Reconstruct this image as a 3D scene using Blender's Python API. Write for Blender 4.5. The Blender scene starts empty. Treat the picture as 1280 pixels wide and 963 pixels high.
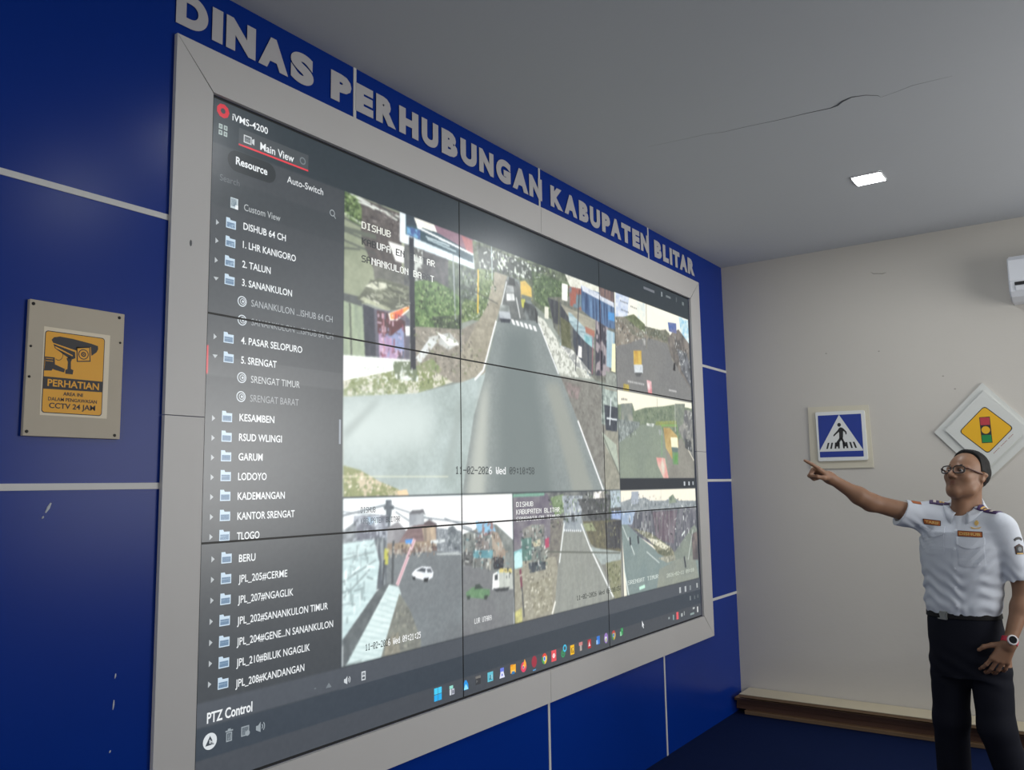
import bpy, bmesh, math, random
import numpy as np
from mathutils import Vector, Matrix

# ------------------------------------------------------------------ camera
scene = bpy.context.scene
COL = scene.collection
CAM_LOC = np.array([2.14987919, -1.48407266, 0.829649507])
CAM_ROT = np.array([[0.81760462, 0.08303535, 0.56976119],
                    [0.57553822, -0.08918256, -0.81289743],
                    [-0.01668646, 0.99254804, -0.12070609]])
FPX = 1043.54
cam_data = bpy.data.cameras.new('camera')
cam_data.sensor_fit = 'HORIZONTAL'
cam_data.sensor_width = 36.0
cam_data.lens = FPX / 1280.0 * 36.0
cam_data.clip_start = 0.02
cam = bpy.data.objects.new('camera', cam_data)
COL.objects.link(cam)
_m = Matrix([list(r) for r in CAM_ROT]).to_4x4()
_m.translation = Vector(CAM_LOC)
cam.matrix_world = _m
scene.camera = cam

# ------------------------------------------------------------------ world, lights, exposure
world = bpy.data.worlds.new('World')
scene.world = world
world.use_nodes = True
world.node_tree.nodes['Background'].inputs[0].default_value = (0.75, 0.85, 1.0, 1)
world.node_tree.nodes['Background'].inputs[1].default_value = 0.8
scene.view_settings.view_transform = 'Standard'
scene.view_settings.look = 'None'
scene.view_settings.exposure = 0.0
scene.view_settings.gamma = 1.0
scene.view_settings.use_curve_mapping = False

LAMP_W = 10.0            # each square ceiling panel
WINDOW_W = 82.0         # daylight entering by the window of the right wall
BACK_W = 34.0           # daylight entering by the window of the back wall
LAMPS = [(1.285, 3.0, 1.0), (1.09, 0.60, .14), (3.2, 3.0, .4), (2.12, 0.65, .7), (1.12, -2.2, .3), (3.2, -2.2, .3)]   # x, y, share of LAMP_W


def area_light(name, loc, rot, sx, sy, w, col):
    d = bpy.data.lights.new(name, 'AREA')
    d.shape = 'RECTANGLE'
    d.size, d.size_y, d.energy, d.color = sx, sy, w, col
    o = bpy.data.objects.new(name, d)
    o.location = loc
    o.rotation_euler = rot
    COL.objects.link(o)
    return o


# room limits (metres; floor z, ceiling z, far wall y, ...)
ZF, ZC, YF, YB, XR = -0.70, 2.385, 4.26, -4.4, 4.20
WIN = (1.40, 4.19, 0.38, 1.95)   # y0,y1,z0,z1 of the right wall's window
BWIN = (1.0, 3.9, -0.62, 1.25)     # x0,x1,z0,z1 of the back wall's window
for i, (lx, ly, lw) in enumerate(LAMPS):
    area_light('lamp_light', (lx, ly, ZC - 0.012), (0, 0, 0), 0.13, 0.13, LAMP_W * lw, (0.95, 0.98, 1.0))
area_light('daylight', (XR + 0.25, (WIN[0] + WIN[1]) / 2, (WIN[2] + WIN[3]) / 2), (0, math.radians(90), 0),
           WIN[3] - WIN[2], WIN[1] - WIN[0], WINDOW_W, (1.0, 0.98, 0.93))

area_light('daylight', ((BWIN[0] + BWIN[1]) / 2, YB - 0.25, (BWIN[2] + BWIN[3]) / 2), (math.radians(90), 0, 0),
           BWIN[1] - BWIN[0], BWIN[3] - BWIN[2], BACK_W, (1.0, 0.98, 0.94))

# ------------------------------------------------------------------ helpers
def lin(c):
    c = np.asarray(c, float) / 255.0
    return np.where(c <= 0.04045, c / 12.92, ((c + 0.055) / 1.055) ** 2.4)


def mat(name, rgb, rough=0.6, metal=0.0, spec=0.5, var=0.0, vscale=8.0, bump=0.0, bscale=60.0, coat=0.0):
    m = bpy.data.materials.new(name)
    m.use_nodes = True
    nt = m.node_tree
    b = nt.nodes['Principled BSDF']
    c = lin(rgb)
    b.inputs['Base Color'].default_value = (*c, 1)
    b.inputs['Roughness'].default_value = rough
    b.inputs['Metallic'].default_value = metal
    b.inputs['Specular IOR Level'].default_value = spec
    b.inputs['Coat Weight'].default_value = coat
    tc = nt.nodes.new('ShaderNodeTexCoord')
    if var > 0:
        n = nt.nodes.new('ShaderNodeTexNoise')
        n.inputs['Scale'].default_value = vscale
        n.inputs['Detail'].default_value = 5
        nt.links.new(tc.outputs['Object'], n.inputs['Vector'])
        r = nt.nodes.new('ShaderNodeMix')
        r.data_type = 'RGBA'
        r.inputs[6].default_value = (*(c * (1 - var)), 1)
        r.inputs[7].default_value = (*np.clip(c * (1 + var), 0, 1), 1)
        nt.links.new(n.outputs['Fac'], r.inputs[0])
        nt.links.new(r.outputs[2], b.inputs['Base Color'])
    if bump > 0:
        n2 = nt.nodes.new('ShaderNodeTexNoise')
        n2.inputs['Scale'].default_value = bscale
        n2.inputs['Detail'].default_value = 4
        nt.links.new(tc.outputs['Object'], n2.inputs['Vector'])
        bp = nt.nodes.new('ShaderNodeBump')
        bp.inputs['Strength'].default_value = bump
        bp.inputs['Distance'].default_value = 0.01
        nt.links.new(n2.outputs['Fac'], bp.inputs['Height'])
        nt.links.new(bp.outputs['Normal'], b.inputs['Normal'])
    return m


def attr_mat(name, rough=0.5, spec=0.4, attr='Col'):
    m = bpy.data.materials.new(name)
    m.use_nodes = True
    nt = m.node_tree
    b = nt.nodes['Principled BSDF']
    a = nt.nodes.new('ShaderNodeAttribute')
    a.attribute_name = attr
    nt.links.new(a.outputs['Color'], b.inputs['Base Color'])
    b.inputs['Roughness'].default_value = rough
    b.inputs['Specular IOR Level'].default_value = spec
    return m


def tag(o, label=None, cat=None, group=None, kind=None):
    if label: o['label'] = label
    if cat: o['category'] = cat
    if group: o['group'] = group
    if kind: o['kind'] = kind
    return o


def empty(name, loc, label, cat, group=None, rz=0.0):
    o = bpy.data.objects.new(name, None)
    o.location = loc
    o.rotation_euler = (0, 0, rz)
    o.empty_display_size = 0.05
    COL.objects.link(o)
    return tag(o, label, cat, group)


def link_mesh(name, me, mats, parent=None, smooth=False, world_coords=True):
    """One mesh object; when parented, its vertices (given in world space) are kept in place."""
    if not isinstance(mats, (list, tuple)):
        mats = [mats]
    for m in mats:
        me.materials.append(m)
    if smooth:
        me.polygons.foreach_set('use_smooth', np.ones(len(me.polygons), bool))
    o = bpy.data.objects.new(name, me)
    COL.objects.link(o)
    if parent is not None:
        o.parent = parent
        if world_coords:
            o.matrix_parent_inverse = parent_world(parent).inverted()
    return o


def parent_world(o):
    m = Matrix.Translation(o.location) @ o.rotation_euler.to_matrix().to_4x4()
    if o.parent is not None:
        m = parent_world(o.parent) @ o.matrix_parent_inverse @ m
    return m


class MB:
    """collects shapes of one mesh"""
    def __init__(self):
        self.bm = bmesh.new()
        self.mi = 0

    def _new(self, geom):
        for f in geom:
            f.material_index = self.mi

    def box(self, lo, hi, bev=0.0, seg=2, M=None):
        r = bmesh.ops.create_cube(self.bm, size=1.0)
        vs = r['verts']
        lo, hi = Vector(lo), Vector(hi)
        for v in vs:
            v.co = Vector([(lo[i] + hi[i]) / 2 + v.co[i] * (hi[i] - lo[i]) for i in range(3)])
            if M is not None: v.co = M @ v.co
        fs = set(f for v in vs for f in v.link_faces)
        if bev > 0:
            es = set(e for v in vs for e in v.link_edges)
            r2 = bmesh.ops.bevel(self.bm, geom=list(es), offset=bev, segments=seg, affect='EDGES', profile=0.5)
            fs = set(f for f in r2['faces']) | set(f for f in fs if f.is_valid)
        self._new(fs)
        return self

    def prism(self, pts, vec):
        """closed outline (3-D points, one plane) extruded by vec"""
        n = len(pts)
        vec = Vector(vec)
        a = [self.bm.verts.new(Vector(p)) for p in pts]
        b = [self.bm.verts.new(Vector(p) + vec) for p in pts]
        fs = [self.bm.faces.new(a), self.bm.faces.new(list(reversed(b)))]
        for i in range(n):
            j = (i + 1) % n
            fs.append(self.bm.faces.new([a[j], a[i], b[i], b[j]]))
        self._new(fs)
        return self

    def tube(self, pts, r, n=10, caps=True):
        pts = [Vector(p) for p in pts]
        rs = r if isinstance(r, (list, tuple)) else [r] * len(pts)
        rings = []
        prev = None
        for i, p in enumerate(pts):
            d = (pts[min(i + 1, len(pts) - 1)] - pts[max(i - 1, 0)]).normalized()
            if prev is None:
                up = Vector((0, 0, 1)) if abs(d.z) < 0.9 else Vector((1, 0, 0))
                x = d.cross(up).normalized()
            else:
                x = (prev - d * prev.dot(d)).normalized()
            prev = x
            y = d.cross(x)
            rings.append([self.bm.verts.new(p + (x * math.cos(2 * math.pi * k / n) + y * math.sin(2 * math.pi * k / n)) * rs[i]) for k in range(n)])
        fs = []
        for a, b in zip(rings[:-1], rings[1:]):
            for k in range(n):
                fs.append(self.bm.faces.new([a[k], a[(k + 1) % n], b[(k + 1) % n], b[k]]))
        if caps:
            fs.append(self.bm.faces.new(list(reversed(rings[0]))))
            fs.append(self.bm.faces.new(rings[-1]))
        self._new(fs)
        return self

    def build(self, name, mats, parent=None, smooth=False):
        bmesh.ops.recalc_face_normals(self.bm, faces=self.bm.faces)
        me = bpy.data.meshes.new(name)
        self.bm.to_mesh(me)
        self.bm.free()
        return link_mesh(name, me, mats, parent, smooth)


def struct(o):
    o['kind'] = 'structure'
    return o


def disc_pts(c, r, e1, e2, n=24, r2=None):
    c, e1, e2 = Vector(c), Vector(e1), Vector(e2)
    r2 = r if r2 is None else r2
    return [c + e1 * r * math.cos(2 * math.pi * k / n) + e2 * r2 * math.sin(2 * math.pi * k / n) for k in range(n)]


_text_cache = {}


def text_tris(s, bold=0.0, res=3):
    """triangulated flat lettering: verts (n,2), tris, width, cap height"""
    key = (s, bold, res)
    if key in _text_cache: return _text_cache[key]
    cu = bpy.data.curves.new('lettering_curve', 'FONT')
    cu.body = s
    cu.size = 1.0
    cu.offset = bold
    cu.resolution_u = res
    o = bpy.data.objects.new('lettering_curve', cu)
    COL.objects.link(o)
    dg = bpy.context.evaluated_depsgraph_get()
    me = o.evaluated_get(dg).to_mesh()
    me.calc_loop_triangles()
    v = np.zeros(len(me.vertices) * 3, np.float32)
    me.vertices.foreach_get('co', v)
    v = v.reshape(-1, 3)[:, :2].copy()
    t = np.zeros(len(me.loop_triangles) * 3, np.int32)
    me.loop_triangles.foreach_get('vertices', t)
    t = t.reshape(-1, 3).copy()
    o.evaluated_get(dg).to_mesh_clear()
    bpy.data.objects.remove(o)
    bpy.data.curves.remove(cu)
    _text_cache[key] = (v, t)
    return v, t


CAPH = None


def cap_height():
    global CAPH
    if CAPH is None:
        v, t = text_tris('H', 0.0)
        CAPH = float(v[:, 1].max() - v[:, 1].min())
    return CAPH

# ------------------------------------------------------------------ the setting
M_blue = mat('blue_panel', (5, 46, 134), rough=0.27, spec=0.18, var=0.06, vscale=2.0)
M_wall = mat('cream_wall', (192, 188, 181), rough=0.85, spec=0.2, var=0.05, vscale=1.3, bump=0.06, bscale=40)
M_ceil = mat('ceiling_paint', (182, 185, 189), rough=0.9, spec=0.2, var=0.03, vscale=1.1, bump=0.05, bscale=25)
M_floor = mat('blue_carpet', (9, 25, 62), rough=0.95, spec=0.1, var=0.15, vscale=60, bump=0.4, bscale=300)
M_strip = mat('white_joint', (205, 205, 203), rough=0.5)
M_dark = mat('dark_gap', (22, 23, 26), rough=0.7)
M_crack = mat('crack_dark', (104, 106, 108), rough=0.9)


def shell(name, lo, hi, m):
    return struct(MB().box(lo, hi).build(name, m))


T = 0.15
shell('floor', (-T, YB - T, ZF - T), (XR + T, YF + T, ZF), M_floor)
shell('ceiling', (-T, YB - T, ZC), (XR + T, YF + T, ZC + T), M_ceil)
shell('wall_left', (-T, YB, ZF), (0, YF, ZC), M_blue)
shell('wall_far', (-T, YF, ZF), (XR + T, YF + T, ZC), M_wall)
wb = MB()
wb.box((-T, YB - T, ZF), (BWIN[0], YB, ZC)).box((BWIN[1], YB - T, ZF), (XR + T, YB, ZC))
wb.box((BWIN[0], YB - T, ZF), (BWIN[1], YB, BWIN[2])).box((BWIN[0], YB - T, BWIN[3]), (BWIN[1], YB, ZC))
struct(wb.build('wall_back', M_wall))
wr = MB()
wr.box((XR, YB, ZF), (XR + T, WIN[0], ZC)).box((XR, WIN[1], ZF), (XR + T, YF, ZC))
wr.box((XR, WIN[0], ZF), (XR + T, WIN[1], WIN[2])).box((XR, WIN[0], WIN[3]), (XR + T, WIN[1], ZC))
struct(wr.build('wall_right', M_wall))
wf = MB()
y0, y1, z0, z1 = WIN
for a, b in (((y0, z0), (y1, z0 + .05)), ((y0, z1 - .05), (y1, z1)), ((y0, z0), (y0 + .05, z1)), ((y1 - .05, z0), (y1, z1)),
             (((y0 + y1) / 2 - .025, z0), ((y0 + y1) / 2 + .025, z1))):
    wf.box((XR + .03, a[0], a[1]), (XR + .09 + .001 * (b[1] - a[1]), b[0], b[1]))
M_wf = mat('window_frame', (225, 225, 222), rough=0.4)
struct(wf.build('window_1', M_wf))
wf = MB()
x0, x1, z0, z1 = BWIN
for a, c in (((x0, z0), (x1, z0 + .05)), ((x0, z1 - .05), (x1, z1)), ((x0, z0), (x0 + .05, z1)), ((x1 - .05, z0), (x1, z1)),
             ((x0 + (x1 - x0) / 3 - .025, z0), (x0 + (x1 - x0) / 3 + .025, z1)), ((x0 + (x1 - x0) * 2 / 3 - .025, z0), (x0 + (x1 - x0) * 2 / 3 + .025, z1))):
    wf.box((a[0], YB - .09 - .001 * (c[1] - a[1]), a[1]), (c[0], YB - .03, c[1]))
struct(wf.build('window_2', M_wf))

# white joints between the blue panels
_tn = 0


def joint(y0, y1, z0, z1):
    global _tn
    _tn += 1
    struct(MB().box((0.0, y0, z0), (0.0025, y1, z1)).build('trim_%d' % _tn, M_strip))


SW = 0.0085
FR = (-0.135, 3.79, -0.148, 2.183)      # outer edges of the white surround: y0,y1,z0,z1
for z in (1.619, 0.848, 0.074):
    joint(YB, FR[0], z - SW, z + SW)
    joint(FR[1], YF, z - SW, z + SW)
for y in (0.598, 1.843, 3.052):
    joint(y - .007, y + .007, FR[3], ZC)
for y in (0.598, 1.831, 3.058):
    joint(y - .008, y + .008, ZF, FR[2])
joint(YB + 1.2, YB + 1.216, ZF, ZC)
joint(YB + 2.4, YB + 2.416, ZF, ZC)

# paint flecks on the blue panel left of the surround
fl = MB()
for (ya, za, yb, zb, r) in ((-0.440, 0.784, -0.428, 0.808, .004), (-0.448, 0.770, -0.444, 0.776, .0025),
                            (-0.243, 0.350, -0.241, 0.362, .0022), (-0.245, 0.272, -0.243, 0.296, .0022), (-0.250, 0.166, -0.247, 0.172, .002)):
    fl.tube([(0.0005, ya, za), (0.001, (ya + yb) / 2, (za + zb) / 2), (0.0005, yb, zb)], [r * .4, r, r * .5], 8)
o = fl.build('paint_fleck', mat('fleck', (200, 205, 212), rough=.6), bpy.data.objects['wall_left'])
o['label'] = 'pale paint flecks on the blue panel'

# hairline crack and lifted plaster on the ceiling; scuff on the far wall
cr = MB()
pts = [(0.55, 1.93), (0.738, 1.955), (0.82, 1.962), (0.895, 1.988), (1.0, 1.995), (1.12, 2.012), (1.25, 2.02), (1.345, 2.03)]
cr.tube([(x, y, ZC) for x, y in pts], [.0003, .0005, .0006, .0008, .0009, .0011, .0016, .0024], 6)
cr.tube([(1.345, 2.03, ZC), (1.375, 2.02, ZC), (1.40, 1.995, ZC), (1.44, 1.978, ZC), (1.49, 1.995, ZC), (1.53, 2.03, ZC), (1.535, 2.055, ZC)],
        [.0024, .004, .0042, .003, .002, .0014, .0006], 6)
cr.tube([(1.535, 2.055, ZC), (1.60, 2.04, ZC), (1.66, 2.021, ZC), (1.80, 2.03, ZC)], [.0004, .0006, .0008, .0003], 6)
cr.build('ceiling_crack', M_crack, bpy.data.objects['ceiling'])
sc = MB()
sc.tube([(1.015, YF, 2.187), (1.03, YF, 2.175), (1.06, YF, 2.171), (1.085, YF, 2.165), (1.108, YF, 2.170)], [.001, .003, .002, .003, .001], 6)
for x, z in ((0.70, 1.68), (1.03, 1.66), (1.45, 1.38), (1.39, 1.465)):
    sc.prism(disc_pts((x, YF, z), .006, (1, 0, 0), (0, 0, 1), 9, .004), (0, -.001, 0))
sc.build('wall_scuff', mat('scuff', (150, 146, 138), rough=.9), bpy.data.objects['wall_far'])

# ------------------------------------------------------------------ ceiling panels
M_lampface = bpy.data.materials.new('lamp_diffuser')
M_lampface.use_nodes = True
_b = M_lampface.node_tree.nodes['Principled BSDF']
_b.inputs['Base Color'].default_value = (.9, .9, .9, 1)
_b.inputs['Emission Color'].default_value = (0.95, 0.99, 1, 1)
_b.inputs['Emission Strength'].default_value = 24.0
M_lampframe = mat('lamp_frame', (228, 229, 230), rough=.4)
LL = ['square ceiling light panel lit white, on the ceiling above the far wall']
lamp_labels = ['square lit ceiling light panel, the one near the far wall',
               'square lit ceiling light panel above the middle of the video wall',
               'square lit ceiling light panel in the far corner by the window wall',
               'square lit ceiling light panel over the middle of the room',
               'square lit ceiling light panel near the back wall beside the blue cladding',
               'square lit ceiling light panel near the back wall on the window side']
for i, (lx, ly, lw) in enumerate(LAMPS):
    t = empty('ceiling_light', (lx, ly, ZC), lamp_labels[i], 'light', 'square panels on the ceiling')
    s = .075
    b = MB()
    for a0, a1, c0, c1 in ((-s, s, -s, -s + .012), (-s, s, s - .012, s), (-s, -s + .012, -s, s), (s - .012, s, -s, s)):
        b.box((lx + a0, ly + c0, ZC - .006), (lx + a1, ly + c1, ZC), .001)
    b.build('lamp_frame', M_lampframe, t)
    MB().box((lx - s + .006, ly - s + .006, ZC - .0075), (lx + s - .006, ly + s - .006, ZC - .001), .002).build('diffuser', M_lampface, t)

# ------------------------------------------------------------------ white surround of the video wall
M_white = mat('white_panel', (200, 198, 196), rough=0.42, spec=0.5, var=0.03, vscale=3)
SWD, SHT = 3.63, 2.041875
FD = 0.014
surround = empty('screen_surround', (0, 1.82, -0.148), 'wide white panel surround framing the video wall on the blue wall', 'frame')
G = .0012
iy0, iy1, iz0, iz1 = -0.006, SWD + .006, -0.006, SHT + .006
segs = [
    [(FR[0], FR[3]), (1.834 - G, FR[3]), (1.834 - G, iz1), (iy0, iz1)],
    [(1.834 + G, FR[3]), (FR[1], FR[3]), (iy1, iz1), (1.834 + G, iz1)],
    [(FR[0], FR[2]), (iy0, iz0), (1.831 - G, iz0), (1.831 - G, FR[2])],
    [(1.831 + G, FR[2]), (1.831 + G, iz0), (iy1, iz0), (FR[1], FR[2])],
    [(FR[0], FR[3] - .0017), (iy0 - .0017, iz1 - .004), (iy0 - .0017, 1.046 + G), (FR[0], 1.046 + G)],
    [(FR[0], 1.046 - G), (iy0 - .0017, 1.046 - G), (iy0 - .0017, iz0 + .004), (FR[0], FR[2] + .002)],
    [(FR[1], FR[3] - .002), (FR[1], 1.035 + G), (iy1 + .0017, 1.035 + G), (iy1 + .0017, iz1 - .004)],
    [(FR[1], 1.035 - G), (FR[1], FR[2] + .002), (iy1 + .0017, iz0 + .004), (iy1 + .0017, 1.035 - G)],
]
for sg in segs:
    MB().prism([(0.0005, y, z) for y, z in sg], (FD, 0, 0)).build('frame_panel', M_white, surround)
sp = MB()
sp.prism(disc_pts((FD + .0005, -0.070, 1.556), .004, (0, 1, 0), (0, 0, 1), 8, .010), (.0006, 0, 0))
o = sp.build('scratch', M_crack, surround)

# ------------------------------------------------------------------ wall lettering
M_letter = mat('grey_letter', (186, 184, 186), rough=0.45, var=.02)
lettering = empty('wall_lettering', (0, 1.8, 2.216), 'long line of bold grey capitals on the blue band above the video wall', 'lettering')
LET = [('D', -.135, -.026), ('I', -.011, .027), ('N', .04, .152), ('A', .164, .286), ('S', .297, .398), ('P', .479, .579), ('E', .602, .692), ('R', .708, .817),
       ('H', .836, .949), ('U', .969, 1.073), ('B', 1.095, 1.2), ('U', 1.221, 1.335), ('N', 1.354, 1.461), ('G', 1.482, 1.595), ('A', 1.611, 1.742), ('N', 1.751, 1.863),
       ('K', 1.942, 2.059), ('A', 2.075, 2.201), ('B', 2.222, 2.320), ('U', 2.337, 2.448), ('P', 2.470, 2.564), ('A', 2.569, 2.693), ('T', 2.700, 2.815), ('E', 2.837, 2.930), ('N', 2.946, 3.053),
       ('B', 3.132, 3.236), ('L', 3.256, 3.340), ('I', 3.357, 3.393), ('T', 3.405, 3.510), ('A', 3.510, 3.634), ('R', 3.641, 3.752)]
LZ0, LZ1 = 2.221, 2.330


def flat_text_mesh(v, t, mapper, mats, name, parent, thick):
    """lettering with a real thickness; mapper(x,y,depth)->xyz"""
    nv = len(v)
    V = [mapper(x, y, thick) for x, y in v] + [mapper(x, y, 0.0) for x, y in v]
    F = [tuple(a) for a in t] + [tuple(nv + k for k in a[::-1]) for a in t]
    ed = {}
    for a in t:
        for i in range(3):
            e = (int(a[i]), int(a[(i + 1) % 3]))
            ed[e] = 1
    for (i, j) in ed:
        if (j, i) not in ed:
            F.append((j, i, nv + i, nv + j))
    me = bpy.data.meshes.new(name)
    me.from_pydata([tuple(p) for p in V], [], [tuple(int(q) for q in f) for f in F])
    return link_mesh(name, me, mats, parent)


for ch, ya, yb in LET:
    v, t = text_tris(ch, 0.07, 10 if ch in 'DUGS' else 3)
    lo, hi = v.min(0), v.max(0)
    hl, hh = text_tris('H', 0.07)[0].min(0), text_tris('H', 0.07)[0].max(0)
    kx = (yb - ya) / (hi[0] - lo[0])
    kz = (LZ1 - LZ0) / (hh[1] - hl[1])
    flat_text_mesh(v, t, lambda x, y, d: (0.0028 + d, ya + (x - lo[0]) * kx, LZ0 + (y - hl[1]) * kz), M_letter, 'letter', lettering, 0.0012)

# ------------------------------------------------------------------ the video wall's picture
# the desktop shown by the video wall is laid out in metres on the screen (u along, v up); outlines measured on
# the photograph are rectified onto the screen plane first
def scr(px, py):
    d = CAM_ROT @ np.array([(px - 640) / FPX, -(py - 481.5) / FPX, -1.0])
    k = -CAM_LOC[0] / d[0]
    p = CAM_LOC + k * d
    return p[1], p[2]


def scr_u(px, v):
    """u of the screen point at height v that the photograph shows in column px"""
    lo, hi = -1.0, 5.0
    for _ in range(40):
        m = (lo + hi) / 2
        q = CAM_ROT.T @ (np.array([0, m, v]) - CAM_LOC)
        if 640 + FPX * q[0] / -q[2] < px: lo = m
        else: hi = m
    return (lo + hi) / 2


CW, CH = 1920, 1080
canvas = np.zeros((CH, CW, 3), np.float32)
rng = np.random.default_rng(7)


def vnoise(scale, seed, oct=3, aniso=1.0):
    """fractal value noise, 0..1, features about `scale` canvas pixels"""
    out = np.zeros((CH, CW), np.float32)
    amp, tot = 1.0, 0.0
    r = np.random.default_rng(seed)
    for k in range(oct):
        s = max(scale / 2 ** k, 1.5)
        gx, gy = int(CW / s) + 3, int(CH / (s * aniso)) + 3
        g = r.random((gy, gx)).astype(np.float32)
        x = np.arange(CW) / s
        y = np.arange(CH) / (s * aniso)
        xi, yi = x.astype(int), y.astype(int)
        fx, fy = (x - xi).astype(np.float32), (y - yi).astype(np.float32)
        fx, fy = fx * fx * (3 - 2 * fx), fy * fy * (3 - 2 * fy)
        a = g[yi][:, xi] * (1 - fx) + g[yi][:, xi + 1] * fx
        b = g[yi + 1][:, xi] * (1 - fx) + g[yi + 1][:, xi + 1] * fx
        out += amp * (a * (1 - fy[:, None]) + b * fy[:, None])
        tot += amp
        amp *= .6
    out /= tot
    return np.clip((out - .5) * 1.9 + .5, 0, 1)


NZ = {'fine': vnoise(5, 1, 2), 'leaf': vnoise(11, 2, 3), 'big': vnoise(60, 3, 4), 'vert': vnoise(9, 4, 2, 8.0), 'horz': vnoise(50, 5, 3, .12), 'blk': vnoise(20, 6, 2, 1.4)}
_clip = [0, 0, CW, CH]


def clip_uv(u0, v0, u1, v1):
    _clip[:] = [int(round(u0 / SWD * CW)), int(round((1 - v1 / SHT) * CH)), int(round(u1 / SWD * CW)), int(round((1 - v0 / SHT) * CH))]


def cpt(p):
    u, v = scr(*p)
    return u / SWD * CW, (1 - v / SHT) * CH


def mask_poly(pts):
    P = np.array(pts)
    x0, y0 = np.floor(P.min(0)).astype(int)
    x1, y1 = np.ceil(P.max(0)).astype(int) + 1
    x0, y0, x1, y1 = max(x0, _clip[0]), max(y0, _clip[1]), min(x1, _clip[2]), min(y1, _clip[3])
    if x1 <= x0 or y1 <= y0: return None
    X, Y = np.meshgrid(np.arange(x0, x1) + .5, np.arange(y0, y1) + .5)
    ins = np.zeros(X.shape, bool)
    n = len(P)
    for i in range(n):
        (ax, ay), (bx, by) = P[i], P[(i + 1) % n]
        if ay == by: continue
        c = (ay > Y) != (by > Y)
        ins ^= c & (X < (bx - ax) * (Y - ay) / (by - ay) + ax)
    return (slice(y0, y1), slice(x0, x1)), ins


def fill(pts, col, col2=None, nz='leaf', th=None, grain=5, raw=False, a=1.0):
    """paint a polygon; col2 is mixed in by a noise (th: threshold for hard patches)"""
    r = mask_poly(pts if raw else [cpt(p) for p in pts])
    if r is None: return
    sl, m = r
    c = np.broadcast_to(np.array(col, np.float32), m.shape + (3,)).copy()
    if col2 is not None:
        w = NZ[nz][sl]
        if th is not None: w = np.clip((w - th) * 6 + .5, 0, 1)
        c += (np.array(col2, np.float32) - np.array(col, np.float32)) * w[..., None]
    if grain: c += (NZ['fine'][sl][..., None] - .5) * 2 * grain
    canvas[sl][m] = canvas[sl][m] * (1 - a) + c[m] * a


def stroke(p, q, w, col, a=1.0):
    """line between two photo points, w canvas pixels wide"""
    P, Q = np.array(cpt(p)), np.array(cpt(q))
    d = Q - P
    n = np.array([-d[1], d[0]]) / (np.linalg.norm(d) + 1e-6) * w / 2
    fill([P + n, Q + n, Q - n, P - n], col, grain=0, raw=True, a=a)


def soft(pts, col, feather=14, a=.8):
    """patch with a feathered outline"""
    r = mask_poly([cpt(p) for p in pts])
    if r is None: return
    (ys, xs), m = r
    y0, y1, x0, x1 = max(ys.start - feather, _clip[1]), min(ys.stop + feather, _clip[3]), max(xs.start - feather, _clip[0]), min(xs.stop + feather, _clip[2])
    M = np.zeros((y1 - y0, x1 - x0), np.float32)
    M[ys.start - y0:ys.stop - y0, xs.start - x0:xs.stop - x0] = m
    M = boxblur(boxblur(M, feather), feather) * a
    s = canvas[y0:y1, x0:x1]
    s += (np.array(col, np.float32) - s) * M[..., None]


def boxblur(A, k):
    k = max(int(k) | 1, 1)
    h = k // 2
    for ax in (0, 1):
        p = [(0, 0)] * A.ndim
        p[ax] = (h + 1, h)
        B = np.cumsum(np.pad(A, p, mode='edge'), axis=ax, dtype=np.float64)
        n = A.shape[ax]
        A = ((np.take(B, range(k, n + k), ax) - np.take(B, range(0, n), ax)) / k).astype(np.float32)
    return A


def clutter(pts, n, cols, size=(3, 10), seed=1, vert=.5, a=.75):
    """small strokes and blocks scattered in a busy part of the street picture"""
    P = np.array([cpt(p) for p in pts])
    r = np.random.default_rng(seed)
    lo, hi = P.min(0), P.max(0)
    k = 0
    for _ in range(n * 6):
        if k >= n: break
        x, y = lo + (hi - lo) * r.random(2)
        ins = False
        for i in range(len(P)):
            (ax, ay), (bx, by) = P[i], P[(i + 1) % len(P)]
            if (ay > y) != (by > y) and x < (bx - ax) * (y - ay) / (by - ay) + ax: ins = not ins
        if not ins: continue
        k += 1
        L = size[0] + (size[1] - size[0]) * r.random()
        w = 1.5 + 3 * r.random()
        if r.random() < vert: dx, dy = w / 2, L / 2
        else: dx, dy = L / 2, w / 2
        sk = (r.random() - .5) * L * .5
        c = np.array(cols[r.integers(len(cols))], float) + r.normal(0, 10)
        fill([(x - dx, y - dy - sk * (dx > dy)), (x + dx, y - dy + sk * (dx > dy)), (x + dx, y + dy + sk * (dx > dy)), (x - dx, y + dy - sk * (dx > dy))], np.clip(c, 0, 255), grain=0, raw=True, a=a)


def rect_uv(u0, v0, u1, v1, col, col2=None, nz='big', grain=2):
    f = lambda u, v: (u / SWD * CW, (1 - v / SHT) * CH)
    fill([f(u0, v0), f(u1, v0), f(u1, v1), f(u0, v1)], col, col2, nz, grain=grain, raw=True)


# --- windows of the program
rect_uv(0, 0, SWD, SHT, (52, 60, 66))
rect_uv(0, 1.885, SWD, SHT, (45, 55, 62))
rect_uv(0, .232, .548, 1.897, (66, 71, 76))
rect_uv(.548, .158, SWD, .232, (82, 88, 96))
rect_uv(0, .165, SWD, .232, (80, 86, 94))
rect_uv(0, .075, SWD, .163, (58, 67, 77))
rect_uv(0, 0, SWD, .075, (72, 77, 84))
rect_uv(0, 1.70, .545, 1.79, (60, 66, 71))      # search strip
rect_uv(0, 1.175, .545, 1.232, (80, 84, 88))    # selected row
clip_uv(0, 0, .545, SHT)
rect_uv(0, 1.178, .008, 1.262, (235, 70, 80))

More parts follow.
